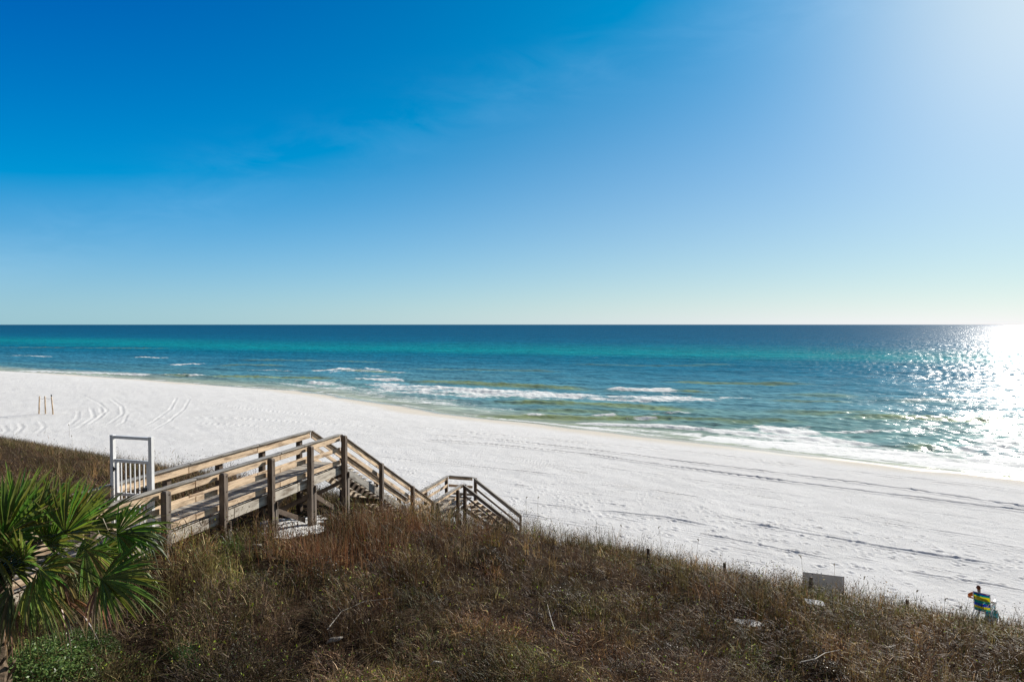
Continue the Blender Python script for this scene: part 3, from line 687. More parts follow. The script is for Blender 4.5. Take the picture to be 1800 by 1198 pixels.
for z in (8.6, 9.7):
    m = MB(); m.tube([gp(.055, z - .06, -.05), gp(.055, z + .06, -.05)], .016); m.box(gp(.075, z, -.048), .07, .008, .06, gd); m.build('hinge', DKM, gt)

# ------------------------------------------------------------------ palm
def frond(hub, axis, face, Rf, spread, n, col, droop=.25, tip=(.16, .13, .05), name='frond', par=None, crown=None, pw=.016, ragged=.15, seed=0):
    rr_ = random.Random(seed); hub = Vector(hub); axis = Vector(axis).normalized(); face = Vector(face); face = (face - axis * face.dot(axis)).normalized()
    side = axis.cross(face).normalized(); V = []; Fc = []; C_ = []
    st = [0, .22, .45, .62, .8, .92, 1.0]
    for k in range(n):
        a = R(spread) * ((k + .5) / n - .5) * 2 * .5 + rr_.uniform(-.02, .02)
        la = Rf * (1 - .30 * abs(a / R(spread / 2)) ** 1.6) * rr_.uniform(1 - ragged, 1.05)
        dirv = (axis * math.cos(a) + side * math.sin(a) + face * rr_.uniform(-.10, .14) + face * .18 * abs(math.sin(a))).normalized()
        dth = R(spread) / n * 1.75; b0 = len(V); dr = droop * rr_.uniform(.5, 1.7); bent = rr_.random() < .22
        sd2 = dirv.cross(face).normalized(); tw = rr_.uniform(-.6, .6); cl = [c * rr_.uniform(.65, 1.3) for c in col]
        brn = rr_.random() < .3
        for s in st:
            c = hub + dirv * (s * la) + Vector((0, 0, -1)) * (dr * la * s ** 2.6)
            if bent and s > .7: c += Vector((0, 0, -1)) * la * (s - .7) * .9 - dirv * la * (s - .7) * .5
            w = min(s, .45) * la * math.tan(dth / 2) if s <= .45 else .45 * la * math.tan(dth / 2) * (1 - (s - .45) / .55) ** .8
            w = max(w, .0015); f2 = (face * math.cos(tw * s) + sd2 * math.sin(tw * s)); s2_ = f2.cross(dirv).normalized()
            V += [c - s2_ * w + f2 * w * .1, c + f2 * w * .65, c + s2_ * w + f2 * w * .1]
            q = sst(.72 if brn else .9, 1.0, np.array(s)).item(); cc = [cl[j] * (1 - q) + tip[j] * q for j in range(3)]
            C_ += [cc, cc, cc]
        for i in range(len(st) - 1):
            o = b0 + i * 3; Fc += [(o, o + 1, o + 4, o + 3), (o + 1, o + 2, o + 5, o + 4)]
    if crown is not None:   # petiole
        cr = Vector(crown); L = (hub - cr).length; prev = None
        for i in range(7):
            s = i / 6; c = cr.lerp(hub, s) + Vector((0, 0, 1)) * (L * .18 * math.sin(s * math.pi)); d = (hub - cr).normalized(); x = d.cross(Vector((0, 0, 1))).normalized()
            y = x.cross(d); w = pw * (1.3 - .6 * s); b0 = len(V); V += [c - x * w, c - y * w * .6, c + x * w, c + y * w * .6]; C_ += [[.10, .13, .035]] * 4
            if prev is not None:
                for j in range(4): Fc.append((prev + j, prev + (j + 1) % 4, b0 + (j + 1) % 4, b0 + j))
            prev = b0
    o = np_mesh(name, np.array([tuple(v) for v in V]), np.array(Fc), LEAF, cols=np.array(C_), smooth=False)
    if par is not None: o.parent = par; o.matrix_parent_inverse = parent_world(par).inverted()
    return o
CR = at_depth(-12, 1012, 8.9); gpz = gz(CR.x, CR.y)
palm = empty('palm_tree', (CR.x - .1, CR.y, gpz), 'green fan palm with drooping fronds beside the boardwalk at the left edge', 'palm tree')
BARK = simple_mat('palm_bark', (.13, .095, .065), .9, .1, .45, 18, bump=.03)
tk = MB(); pts = [Vector((CR.x - .1 + .1 * s, CR.y, gpz - .2 + (CR.z - gpz + .2) * s)) for s in np.linspace(0, 1, 26)]
tk.tube(pts, [.15 + .018 * ((i * 7) % 3) + .04 * (i > 19) for i in range(26)], 12)
for i in range(90):   # old leaf bases
    a = i * 2.4; z = gpz + .2 + (CR.z - gpz - .25) * (i / 90); c = Vector((CR.x - .05, CR.y, z)); dv = Vector((math.cos(a), math.sin(a), 0))
    tk.board(c + dv * .12, c + dv * .27 + Vector((0, 0, .18)), .07 - .03 * (i % 2), .02)
tk.build('trunk', BARK, palm)
GRN = (.13, .19, .028); G2 = (.17, .23, .04); YEL = (.27, .32, .09); DRY = (.28, .21, .11)
fr = [ # hub pixel, depth, axis in screen (right, up, away), face, radius, spread, n, colour, droop
 ((8, 940), 9.0, (-.05, 1, .15), (0, -1, .35), .80, 200, 40, GRN, .06),
 ((114, 938), 9.1, (.42, .9, .2), (-.3, -1, .4), .80, 150, 36, GRN, .10),
 ((205, 938), 9.3, (1, .34, .25), (-.1, -.8, .8), .70, 165, 34, GRN, .16),
 ((178, 1018), 8.7, (1, .05, .1), (0, -.7, .9), .80, 150, 34, GRN, .22),
 ((66, 1002), 8.6, (1, .12, -.1), (0, -.7, .9), .56, 150, 28, G2, .25),
 ((40, 985), 8.5, (.3, .8, -.3), (0, -1, .5), .55, 130, 26, G2, .15),
 ((-60, 930), 9.0, (-.6, .8, .1), (.2, -1, .4), .85, 150, 32, GRN, .10),
 ((-70, 1000), 8.7, (-1, .1, .1), (0, -.8, .8), .85, 160, 34, GRN, .25),
 ((60, 930), 9.5, (.2, 1, .5), (0, -1, .3), .75, 120, 28, GRN, .08),
 ((150, 930), 9.6, (.75, .6, .5), (-.2, -1, .5), .7, 120, 26, (.10, .13, .035), .15),
 ((20, 1030), 8.5, (-.2, -.9, -.25), (0, -1, .2), .55, 80, 20, (.12, .15, .05), .25),
 ((52, 1020), 8.5, (.25, -1, -.1), (.3, -1, .2), .52, 75, 18, YEL, .25),
 ((150, 965), 9.0, (.55, -.6, -.1), (.1, -1, .5), .50, 95, 20, YEL, .35),
 ((170, 1030), 8.8, (.5, -.9, 0), (.1, -1, .5), .40, 110, 18, DRY, .4),
 ((95, 985), 8.9, (.4, -.5, .1), (.1, -1, .5), .50, 140, 22, DRY, .45),
 ((240, 935), 9.25, (.8, -.5, .1), (.1, -.8, .8), .40, 80, 12, (.13, .2, .06), .4),
 ((-20, 980), 8.4, (-.1, -.2, -1), (0, -.3, 1), .6, 170, 26, G2, .5),
 ((70, 945), 9.7, (.5, .5, .3), (-.1, -1, .5), .7, 170, 34, G2, .15), ((20, 1000), 9.1, (.3, .6, 0), (0, -1, .5), .6, 170, 32, GRN, .2), ((130, 1005), 9.3, (.9, .05, .1), (0, -.9, .7), .62, 160, 30, GRN, .25),
 ((175, 975), 9.5, (.95, .1, .1), (0, -.9, .7), .55, 150, 28, G2, .25), ((90, 900), 9.9, (.3, .9, .4), (-.1, -1, .4), .6, 150, 30, G2, .08), ((45, 1040), 8.9, (.6, -.3, 0), (0, -1, .5), .55, 140, 26, (.16, .2, .05), .35),
 ((30, 905), 9.8, (.1, 1, .4), (0, -1, .4), .75, 150, 32, G2, .08), ((85, 960), 9.3, (.5, .8, 0), (-.2, -1, .5), .6, 150, 28, GRN, .15),
 ((130, 985), 9.2, (.9, .2, .2), (0, -.8, .8), .6, 150, 28, G2, .22), ((0, 970), 8.8, (-.3, .8, -.3), (0, -1, .6), .6, 150, 28, GRN, .12),
 ((100, 1045), 8.9, (.8, -.3, .1), (0, -.6, .9), .5, 120, 22, DRY, .4), ((15, 1050), 8.6, (.1, -1, 0), (.2, -1, .2), .55, 70, 18, DRY, .2),
 ((75, 1030), 8.7, (.5, -.8, -.1), (.2, -1, .3), .5, 80, 18, YEL, .3), ((140, 905), 9.8, (.5, .85, .4), (-.2, -1, .5), .55, 130, 26, G2, .1),
 ((-30, 950), 9.6, (-.2, .7, 1), (0, -1, .6), .75, 140, 26, GRN, .15),
]
for i, (px, Yd, ax_, fc, Rf, spd, n, c, dr) in enumerate(fr):
    h = at_depth(*px, Yd); axis = Vector((ax_[0], ax_[2], ax_[1]))
    frond(h, axis, Vector(fc), Rf * 1.22, spd, n, c, dr, par=palm, crown=CR + Vector((0, 0, -.02)), seed=i + 5, tip=(.30, .22, .10))

# ------------------------------------------------------------------ plant cover on the dune
def strips(P, Hh, lean, az_, W_, cols, curve=1.0, seg=3, rng=rng, tipc=None, base=0.0):
    """curved tapering blades: P (n,3) roots"""
    n = len(P); th = az_; dx = np.cos(th); dy = np.sin(th)
    # blade width direction: random horizontal
    wa = th + np.pi / 2 + rng.uniform(-.9, .9, n); wx, wy = np.cos(wa), np.sin(wa)
    V = np.zeros((n, (seg + 1) * 2, 3)); 
    for i in range(seg + 1):
        s = i / seg; r_ = lean * (s ** (1 + curve)); z = Hh * (s - .28 * np.clip(lean / np.maximum(Hh, .01), 0, 1.5) * s ** 2.5)
        c = np.stack([P[:, 0] + dx * r_, P[:, 1] + dy * r_, P[:, 2] + z + base], 1); w = W_ * (1 - .8 * s ** 1.5) * .5
        o = np.stack([wx * w, wy * w, np.zeros(n)], 1); V[:, 2 * i] = c - o; V[:, 2 * i + 1] = c + o
    idx = (np.arange(n) * (seg + 1) * 2)[:, None]
    F = np.concatenate([idx + np.array([[2 * i, 2 * i + 1, 2 * i + 3, 2 * i + 2]]) for i in range(seg)], 0)
    C_ = np.repeat(cols[:, None, :], (seg + 1) * 2, 1)
    if tipc is not None:
        for i in range(seg + 1):
            q = (i / seg) ** 2; C_[:, 2 * i:2 * i + 2] = C_[:, 2 * i:2 * i + 2] * (1 - q) + tipc[:, None, :] * q
    return V.reshape(-1, 3), F, C_.reshape(-1, 3)
def leaves(P, size, cols, rng=rng, flat=.6):
    n = len(P); a = rng.normal(size=(n, 3)); a[:, 2] *= flat; a /= np.linalg.norm(a, axis=1)[:, None]
    b = rng.normal(size=(n, 3)); b -= a * (a * b).sum(1)[:, None]; b /= np.linalg.norm(b, axis=1)[:, None]
    s = size[:, None]; V = np.stack([P - a * s, P + b * s * .42 - a * s * .1, P + a * s, P - b * s * .42 - a * s * .1], 1)
    return V.reshape(-1, 3), (np.arange(n * 4).reshape(n, 4)), np.repeat(cols[:, None, :], 4, 1).reshape(-1, 3)
def merge(parts):
    V = []; F = []; C_ = []; o = 0
    for v, f, c in parts: V.append(v); F.append(f + o); C_.append(c); o += len(v)
    return np.concatenate(V), np.concatenate(F), np.concatenate(C_)
def wt(X, Y):   # boardwalk coordinates
    x = X - O1[0]; y = Y - O1[1]; a = np.where(x * math.sin(A1) + y * math.cos(A1) < 0, A1, A2)
    return x * np.sin(a) + y * np.cos(a), x * np.cos(a) - y * np.sin(a)
def domes(X, Y, cell, seed):
    """bushes as overlapping domes: returns height 0..1 and direction away from the nearest bush centre"""
    cx, cy = np.floor(X / cell), np.floor(Y / cell); best = np.zeros(X.shape); ax = np.zeros(X.shape)
    for i in (-1, 0, 1):
        for j in (-1, 0, 1):
            gx, gy = cx + i, cy + j; px = (gx + .1 + .8 * _h(gx, gy, seed)) * cell; py = (gy + .1 + .8 * _h(gx, gy, seed + 1)) * cell
            rr_ = cell * (.45 + .40 * _h(gx, gy, seed + 2)); hh = .35 + .65 * _h(gx, gy, seed + 3)
            d = np.hypot(X - px, Y - py) / rr_; v = hh * np.sqrt(np.clip(1 - d * d, 0, 1)); m = v > best
            best = np.where(m, v, best); ax = np.where(m, np.arctan2(Y - py, X - px), ax)
    return best, ax
def bush_tone(X, Y, c):
    """every bush has its own shade: dark, rusty, olive or straw"""
    wx = X + (fbm(X * 1.1, Y * 1.1, 205, 3) - .5) * .9; wy = Y + (fbm(X * 1.1, Y * 1.1, 206, 3) - .5) * .9
    cell = 1.45; cx, cy = np.floor(wx / cell), np.floor(wy / cell); best = np.full(X.shape, -1.0); idh = np.zeros(X.shape); id2 = np.zeros(X.shape)
    for i in (-1, 0, 1):
        for j in (-1, 0, 1):
            gx, gy = cx + i, cy + j; px = (gx + .1 + .8 * _h(gx, gy, 500)) * cell; py = (gy + .1 + .8 * _h(gx, gy, 501)) * cell
            rr_ = cell * (.45 + .40 * _h(gx, gy, 502)); hh = .35 + .65 * _h(gx, gy, 503); d = np.hypot(wx - px, wy - py) / rr_
            v = hh * np.sqrt(np.clip(1 - d * d, 0, 1)) - .001 * d; m = v > best
            best = np.where(m, v, best); idh = np.where(m, _h(gx, gy, 510), idh); id2 = np.where(m, _h(gx, gy, 511), id2)
    hue = np.where(id2[:, None] < .3, np.array([[1.12, .96, .86]]), np.where(id2[:, None] < .5, np.array([[.94, 1.04, .84]]), np.where(id2[:, None] < .72, np.array([[1.0, 1.0, 1.05]]), np.array([[1.08, 1.0, .88]]))))
    return c * hue * (.45 + 1.25 * idh ** 1.3)[:, None]
def canopy(X, Y):
    """height of the brush (m), hummocky"""
    wx = X + (fbm(X * 1.1, Y * 1.1, 205, 3) - .5) * .9; wy = Y + (fbm(X * 1.1, Y * 1.1, 206, 3) - .5) * .9
    d1_, _a = domes(wx, wy, 1.45, 500); d2_, _a = domes(wx, wy, .62, 540)
    h = .02 + 1.15 * d1_ * (.45 + .9 * sst(.3, .65, fbm(X * .25, Y * .25, 207, 2))) + .26 * d2_ + 0 * .80 * sst(.38, .66, fbm(X * .62, Y * .62, 201, 4)) + .50 * (fbm(X * 1.8, Y * 1.8, 202, 3) - .45)
    z, sd, u = base_z(X, Y)
    h = h * sst(-.6, 1.0, u) * (1 - .35 * sst(13, 20, u))
    t, n = wt(X, Y)
    under = (n > -1.95) & (n < .35) & (t > -19) & (t < 14.2)
    h = np.where(under, np.minimum(h, .15), h)
    nearw = sst(1.5, .3, n) * sst(-4, -1.5, n) * (t < 15); h = np.where((n > .3) & (n < 1.6) & (t < -6), np.maximum(h, .45), h)
    h = h * (1 - .96 * sst(.12, .4, bare(X, Y)))
    p = np.array([-8.5, 10.6]); h = h * (1 - .35 * np.exp(-(((X + 7.5) ** 2 + (Y - 10) ** 2) / 6)))
    h = h * (1 - .6 * np.exp(-((X - 11.6) ** 2 + (Y - 24.6) ** 2) / 3.0))
    return np.maximum(h, 0.0), z, u
def scatter(n, rmin=7.3, rmax=66, azm=44, power=.75):
    a = np.radians(rng.uniform(-azm, azm, n)); q = rng.random(n)
    r = (rmin ** -power + q * (rmax ** -power - rmin ** -power)) ** (-1 / power)
    return r * np.sin(a), r * np.cos(a), r
parts = []
def pal(names, n, jit=.25):
    c = np.array(names)[rng.integers(0, len(names), n)]; return c * rng.uniform(1 - jit, 1 + jit, (n, 1)) * rng.uniform(.93, 1.07, (n, 3))
BRN = [(.085, .044, .024), (.125, .068, .036), (.04, .022, .015), (.22, .14, .08), (.085, .052, .034), (.055, .032, .020)]
STR = [(.40, .28, .15), (.33, .24, .12), (.48, .36, .20), (.28, .22, .09)]
OLV = [(.085, .10, .025), (.13, .12, .03), (.16, .145, .04), (.06, .08, .022)]
RED = [(.24, .095, .045), (.19, .08, .045), (.28, .13, .06)]
GRL = [(.08, .16, .03), (.14, .22, .04), (.05, .10, .03)]
def zone(X, Y, seed, sc_=.25): return fbm(X * sc_, Y * sc_, seed, 3)
# 1) tangled twigs filling the canopy
X, Y, r_ = scatter(170000); h, z, u = canopy(X, Y); k = (u > -.2) & (h > .06) & (rng.random(len(X)) < sst(.02, .35, h)); X, Y, h, z, r_ = X[k], Y[k], h[k], z[k], r_[k]; n = len(X)
hs = rng.random(n) ** .8; P = np.stack([X, Y, z + h * (.25 + .6 * hs)], 1)
L_ = rng.uniform(.12, .42, n) * (1 + .15 * (r_ > 25)); ln = L_ * rng.uniform(.2, 1.1, n)
zn = zone(X, Y, 301); c = pal(BRN, n); m_ = rng.random(n) < .13; c[m_] = pal(STR, m_.sum(), .4) * 1.25; m_ = (zn > .60) & (rng.random(n) < .5); c[m_] = pal(OLV, m_.sum())
c = bush_tone(X, Y, c)
parts.append(strips(P, L_ * rng.uniform(.15, .9, n), ln, domes(X, Y, 1.45, 500)[1] + rng.normal(0, 1.1, n), np.where(r_ < 16, .010, .014) * rng.uniform(.5, 1.7, n), c, curve=.4, seg=2))
# 2) grass blades in tufts
X, Y, r_ = scatter(10500); h, z, u = canopy(X, Y); k = (u > -.35 + rng.uniform(-.5, .3, len(X))) & (rng.random(len(X)) < .12 + 1.1 * h); X, Y, r_, u = X[k], Y[k], r_[k], u[k]
per = 14; nt_ = len(X); kind_t = rng.random(nt_); zt = zone(X, Y, 302, .35); hk = rng.uniform(.7, 1.3, nt_)
X = np.repeat(X, per) + rng.normal(0, .07, nt_ * per); Y = np.repeat(Y, per) + rng.normal(0, .07, nt_ * per); r_ = np.repeat(r_, per); kt = np.repeat(kind_t, per); zt = np.repeat(zt, per); hk = np.repeat(hk, per)
h, z, u = canopy(X, Y); n = len(X); t_, n_ = wt(X, Y); okk = ~((n_ > -1.75) & (n_ < .3) & (t_ > -19) & (t_ < 14.1)) & (h > .03); 
fringe = sst(5.5, 1.0, u) * .16
Hh = (h * .8 + .12 + fringe) * hk * rng.uniform(.6, 1.2, n); Hh = np.minimum(Hh, 1.15)
c = pal(BRN, n); m_ = kt < .25; c[m_] = pal(STR, m_.sum()); m_ = (kt > .5) & (zt > .53); c[m_] = pal(OLV, m_.sum()); m_ = (u < 6) & (rng.random(n) < .5); c[m_] = pal(OLV + STR, m_.sum())
c = bush_tone(X, Y, c); tip = bush_tone(X, Y, pal(STR + BRN, n) * .8)
g = strips(np.stack([X, Y, z - .02], 1)[okk], Hh[okk], (Hh * rng.uniform(.05, .75, n))[okk], rng.uniform(0, 6.28, n)[okk], (np.where(r_ < 16, .009, .013) * rng.uniform(.6, 1.5, n))[okk], c[okk], 1.0, 3, tipc=tip[okk])
parts.append(g)
# 3) small dead and olive leaves
X, Y, r_ = scatter(200000, rmax=50); h, z, u = canopy(X, Y); k = (u > 0) & (h > .08); X, Y, h, z, r_ = X[k], Y[k], h[k], z[k], r_[k]; n = len(X)
P = np.stack([X, Y, z + h * (.15 + .98 * rng.random(n) ** .6)], 1); zn = zone(X, Y, 303, .5); c = pal(BRN, n, .4)
m_ = (zn > .57) & (rng.random(n) < .5); c[m_] = pal(OLV, m_.sum()); m_ = rng.random(n) < .07; c[m_] = pal(STR, m_.sum()) * 1.3
grn = np.exp(-(((X + 6.5) / 2.5) ** 2 + ((Y - 11.5) / 2.2) ** 2)) + .35 * np.exp(-(((X + 1.5) / 4) ** 2 + ((Y - 11) / 2) ** 2)) + .20; m_ = rng.random(n) < grn * .42; c[m_] = pal(GRL + OLV, m_.sum())
c = bush_tone(X, Y, c); parts.append(leaves(P, rng.uniform(.010, .030, n) * (1 + .25 * (r_ > 20)), c))
X, Y, r_ = scatter(2200, rmax=24, power=1.2); h, z, u = canopy(X, Y); k = (u > 3) & (h > .1); X, Y, h, z = X[k], Y[k], h[k], z[k]
P = np.repeat(np.stack([X, Y, z + h * 1.02 + .03], 1), 2, 0); P = P + rng.normal(0, .012, P.shape); parts.append(leaves(P, rng.uniform(.016, .034, len(P)), pal([(.33, .42, .03), (.22, .34, .04), (.38, .40, .06)], len(P)), flat=1.2))
V, F, C_ = merge(parts)
tag(np_mesh('dune_brush', V, F, PLANT, cols=C_, smooth=False), kind='stuff')
# 4) long pale dead stems, leaning away from the wind
X, Y, r_ = scatter(5200, rmax=28, power=1.6); h, z, u = canopy(X, Y); t_, n_ = wt(X, Y); dens = sst(.42, .60, fbm(X * .3, Y * .3, 311, 3)) + 1.2 * np.exp(-(((X + 5.0) / 2.2) ** 2 + ((Y - 13.5) / 3) ** 2))
k = (u > 4) & (h > .15) & (rng.random(len(X)) < dens) & (n_ > .4); X, Y, h, z = X[k], Y[k], h[k], z[k]; n = len(X)
Ls = rng.uniform(.3, .9, n); c = pal(STR, n) * 1.15
v, f, c2 = strips(np.stack([X, Y, z + h * .45], 1), Ls * rng.uniform(.35, .8, n), Ls * rng.uniform(.5, 1.1, n), rng.normal(.35, .55, n), rng.uniform(.007, .013, n), c, .8, 4)
sp = [(v, f, c2)]
# 5) bluestem grass
bx, by = [], []
for px, k_ in (((640, 930), 700), ((700, 915), 420), ((560, 975), 420), ((760, 925), 160), ((690, 965), 300), ((520, 960), 120)):
    p = on_ground(*px, .3); bx.append(rng.normal(p.x, .55, k_)); by.append(rng.normal(p.y, .75, k_))
X = np.concatenate(bx); Y = np.concatenate(by); t_, n_ = wt(X, Y); k = n_ > .45; X, Y = X[k], Y[k]
h, z, u = canopy(X, Y); n = len(X); Hh = rng.uniform(.5, 1.05, n)
red = strips(np.stack([X, Y, z], 1), Hh, Hh * rng.uniform(.02, .25, n), rng.uniform(0, 6.28, n), rng.uniform(.008, .016, n), pal(RED, n, .35), 1, 3, tipc=pal(RED + STR, n))
V, F, C_ = merge(sp); tag(np_mesh('dead_stems', V, F, PLANT, cols=C_, smooth=False), kind='stuff')
tag(np_mesh('reddish_grass', *red[:2], PLANT, cols=red[2], smooth=False), kind='stuff')
# 6) tall thin grass along the foot of the dune
xs_ = rng.uniform(860, 1800, 1100); pp = []
for x in np.concatenate([xs_, rng.uniform(0, 420, 150)]):
    yb = np.interp(x, [0, 200, 330, 420, 860, 960, 1100, 1300, 1400, 1500, 1650, 1800], [792, 795, 822, 852, 915, 935, 972, 1022, 1052, 1070, 1098, 1112]) + rng.uniform(-4, 10)
    p = on_ground(x, yb); pp.append(p)
P = np.array([tuple(p) for p in pp]); P = np.repeat(P, 3, 0) + np.concatenate([rng.normal(0, .12, (len(P) * 3, 2)), np.zeros((len(P) * 3, 1))], 1); n = len(P)
P[:, 2] = base_z(P[:, 0], P[:, 1])[0]
Hh = rng.uniform(.2, .6, n) * rng.uniform(.7, 1.2, n) * np.where((np.hypot(P[:, 0] - 18.5, P[:, 1] - 25.5) < 2.2) | (np.hypot(P[:, 0] - 12.8, P[:, 1] - 27.0) < 1.9), .4, 1.0)
t_, n_ = wt(P[:, 0], P[:, 1]); k = ~((n_ > -1.8) & (n_ < 3.1) & (t_ < 14.2))
v, f, c2 = strips(P[k], Hh[k], (Hh * rng.uniform(.02, .35, n))[k], rng.uniform(0, 6.28, n)[k], rng.uniform(.007, .012, n)[k], pal(STR + OLV, n)[k], 1.2, 3)
def edge_band(a0, a1, n, u0, u1, hmin, hmax):
    v_ = rng.uniform(a0, a1, n); u_ = rng.uniform(u0, u1, n) ; X = FX + v_ * .8575 - u_ * .5145; Y = FY - v_ * .5145 - u_ * .8575
    t_, n_ = wt(X, Y); k = ~((n_ > -1.8) & (n_ < 3.1) & (t_ < 14.2)) & (np.hypot(X - 14.0, Y - 26.6) > .9); X, Y = X[k], Y[k]; n = len(X); Hh = rng.uniform(hmin, hmax, n) * (.5 + 1.0 * fbm(X * .8, Y * .8, 411, 3))
    return strips(np.stack([X, Y, base_z(X, Y)[0]], 1), Hh, Hh * rng.uniform(.1, .8, n), rng.uniform(0, 6.28, n), rng.uniform(.010, .02, n), pal(BRN + BRN + STR + OLV, n), 1, 3)
bnds = [(v, f, c2), edge_band(-55, -6, 26000, -.7, 7, .25, .65), edge_band(0, 24, 9000, -.5, 2.2, .15, .45)]
v, f, c2 = merge(bnds)
tag(np_mesh('beach_grass', v, f, PLANT, cols=c2, smooth=False), kind='stuff')

# individual sea oats with seed heads
oats = [((1089, 958), 36, 'thin sea oat alone on the sand edge right of the stair foot'), ((1162, 972), 46, 'sea oat with a nodding seed head, tallest above the middle of the dune edge'),
        ((1224, 990), 42, 'sea oat standing near the middle of the dune edge, left of the short stakes'), ((1411, 1026), 50, 'long thin sea oat stalk touching the left edge of the white board'),
        ((1467, 1012), 24, 'short sea oat with a dark seed head just behind the white board'), ((1518, 1052), 38, 'sea oat stalk close on the right of the white board'),
        ((1610, 1078), 42, 'sea oat stalk midway between the white board and the seated person'), ((1660, 1088), 40, 'sea oat stalk next left of the seated person'),
        ((127, 790), 24, 'sea oat with two dark heads behind the palm, against the sand'), ((122, 768), 22, 'sea oat out on the open sand beyond the palm'),
        ((945, 915), 42, 'sea oat growing beside the foot of the stairs'), ((925, 905), 32, 'shorter sea oat by the last stair post'), ((1377, 1026), 26, 'low sea oat with a flat seed head left of the white board')]
for i, ((x, y), hp, lb) in enumerate(oats):
    p = on_ground(x, y); Hh = hp / 1200 * p.y * 1.08; r3 = random.Random(i)
    t = empty('sea_oat', p - Vector((0, 0, .02)), lb, 'sea oat', 'sea oats along the dune edge')
    lean = Vector((r3.uniform(-.12, .12), r3.uniform(-.1, .1), 0)); pts = [p + Vector((0, 0, -.02)) + lean * (s * s) * Hh + Vector((0, 0, Hh * s)) for s in np.linspace(0, 1, 7)]
    OATM = OATM if i else simple_mat('sea_oat_straw', (.36, .29, .17), .8, .2, .2, 30, transl=.2)
    m = MB(); m.tube(pts, [.006, .006, .0055, .005, .0045, .004, .003], 5); m.build('stem', OATM, t)
    m = MB(); top = pts[-1]; dn = Vector((r3.uniform(-1, 1), r3.uniform(-.5, .5), 0)).normalized()
    for j in range(26):
        s = j / 26; c0 = top + Vector((0, 0, .02 - .16 * (1 - s))) + dn * (.10 * s * s) + Vector((0, 0, -.05 * s * s)); d_ = (dn * .5 + Vector((r3.uniform(-1, 1), r3.uniform(-1, 1), r3.uniform(-1, .3)))).normalized() * .035
        m.board(c0, c0 + d_, .016, .006)
    m.build('seed_head', OATM, t)
    if hp > 30:
        for j in range(4):
            a = r3.uniform(0, 6.28); d_ = Vector((math.cos(a), math.sin(a), 0)); Lb = r3.uniform(.2, .4)
            m = MB(); m.tube([p, p + Vector((0, 0, Lb * .8)) + d_ * Lb * .2, p + Vector((0, 0, Lb)) + d_ * Lb * .6], [.004, .004, .002], 4); m.build('blade', OATM, t)

# leafy shrub at bottom left, green tufts
def shrub(px, name, label, rx, ry, hh, n, cols, size, cat='shrub', dz_=0.0):
    p = on_ground(*px, .25); t = empty(name, (p.x, p.y, gz(p.x, p.y)), label, cat)
    q = rng.normal(size=(n, 3)); q /= np.linalg.norm(q, axis=1)[:, None]; q[:, 2] = np.abs(q[:, 2]); rad = rng.random(n) ** .4
    bump_ = .75 + .5 * fbm(q[:, 0] * 2 + 5, q[:, 1] * 2 + q[:, 2], 401, 3)
    Pq = q * (rad * bump_)[:, None] * np.array([rx, ry, hh]); X = p.x + Pq[:, 0]; Y = p.y + Pq[:, 1]; Zz = base_z(X, Y)[0] + Pq[:, 2] + .02
    v, f, c = leaves(np.stack([X, Y, Zz], 1), rng.uniform(size * .6, size * 1.3, n), pal(cols, n, .3), flat=.5)
    o = np_mesh('foliage', v, f, LEAF, cols=c, smooth=False); o.parent = t; o.matrix_parent_inverse = parent_world(t).inverted()
    m = MB()
    for i in range(26):
        a = random.uniform(0, 6.28); e = random.uniform(.3, .95); b_ = Vector((p.x, p.y, gz(p.x, p.y))) + Vector((math.cos(a) * rx * .25, math.sin(a) * ry * .25, -.03))
        tp = Vector((p.x + math.cos(a) * rx * e, p.y + math.sin(a) * ry * e, 0)); tp.z = gz(tp.x, tp.y) + hh * math.sqrt(1 - e * e) * .9
        m.tube([b_, b_.lerp(tp, .5) + Vector((0, 0, .06)), tp], [.007, .005, .003], 5)
    m.build('branches', BARK, t)
shrub((70, 1165), 'leafy_shrub', 'low bushy shrub of small bright green leaves under the palm, bottom left corner', 1.15, .9, .50, 8500, [(.10, .19, .045), (.16, .26, .07), (.06, .11, .03), (.25, .34, .11)], .028)
shrub((160, 1120), 'leafy_shrub', 'smaller dark green leafy shrub between the palm and the boardwalk, right of the corner shrub', .6, .5, .38, 4200, [(.06, .12, .03), (.09, .15, .04)], .018)
DKB = [(.030, .020, .014), (.055, .036, .022), (.045, .045, .018), (.09, .06, .035)]
for px_, rx_, ry_, hh_, lb in (((566, 1010), .85, .7, .75, 'dark twiggy bush in the dead grass, just below the reddish grass patch'), ((1003, 1052), .8, .65, .7, 'dark rounded bush near the middle of the dune'),
        ((1285, 1062), .85, .7, .65, 'dark bush close under the dune edge, below the middle stake'), ((1605, 1150), .8, .6, .55, 'dark bush on the right part of the dune, below the short dark stake'),
        ((745, 1005), .7, .6, .55, 'small dark bush right of the reddish grass patch'), ((1180, 1140), .6, .5, .42, 'low dark bush near the bottom edge, right of the centre'),
        ((395, 1105), .75, .6, .45, 'dark greenish bush above the bright green grass tuft'), ((1450, 1165), .6, .5, .4, 'low dark bush near the bottom edge, by the pale dead branch'), ((860, 975), .7, .6, .55, 'dark bush on the slope below the foot of the stairs')):
    shrub(px_, 'twiggy_bush', lb, rx_, ry_, hh_, 5200, DKB, .017, cat='bush')
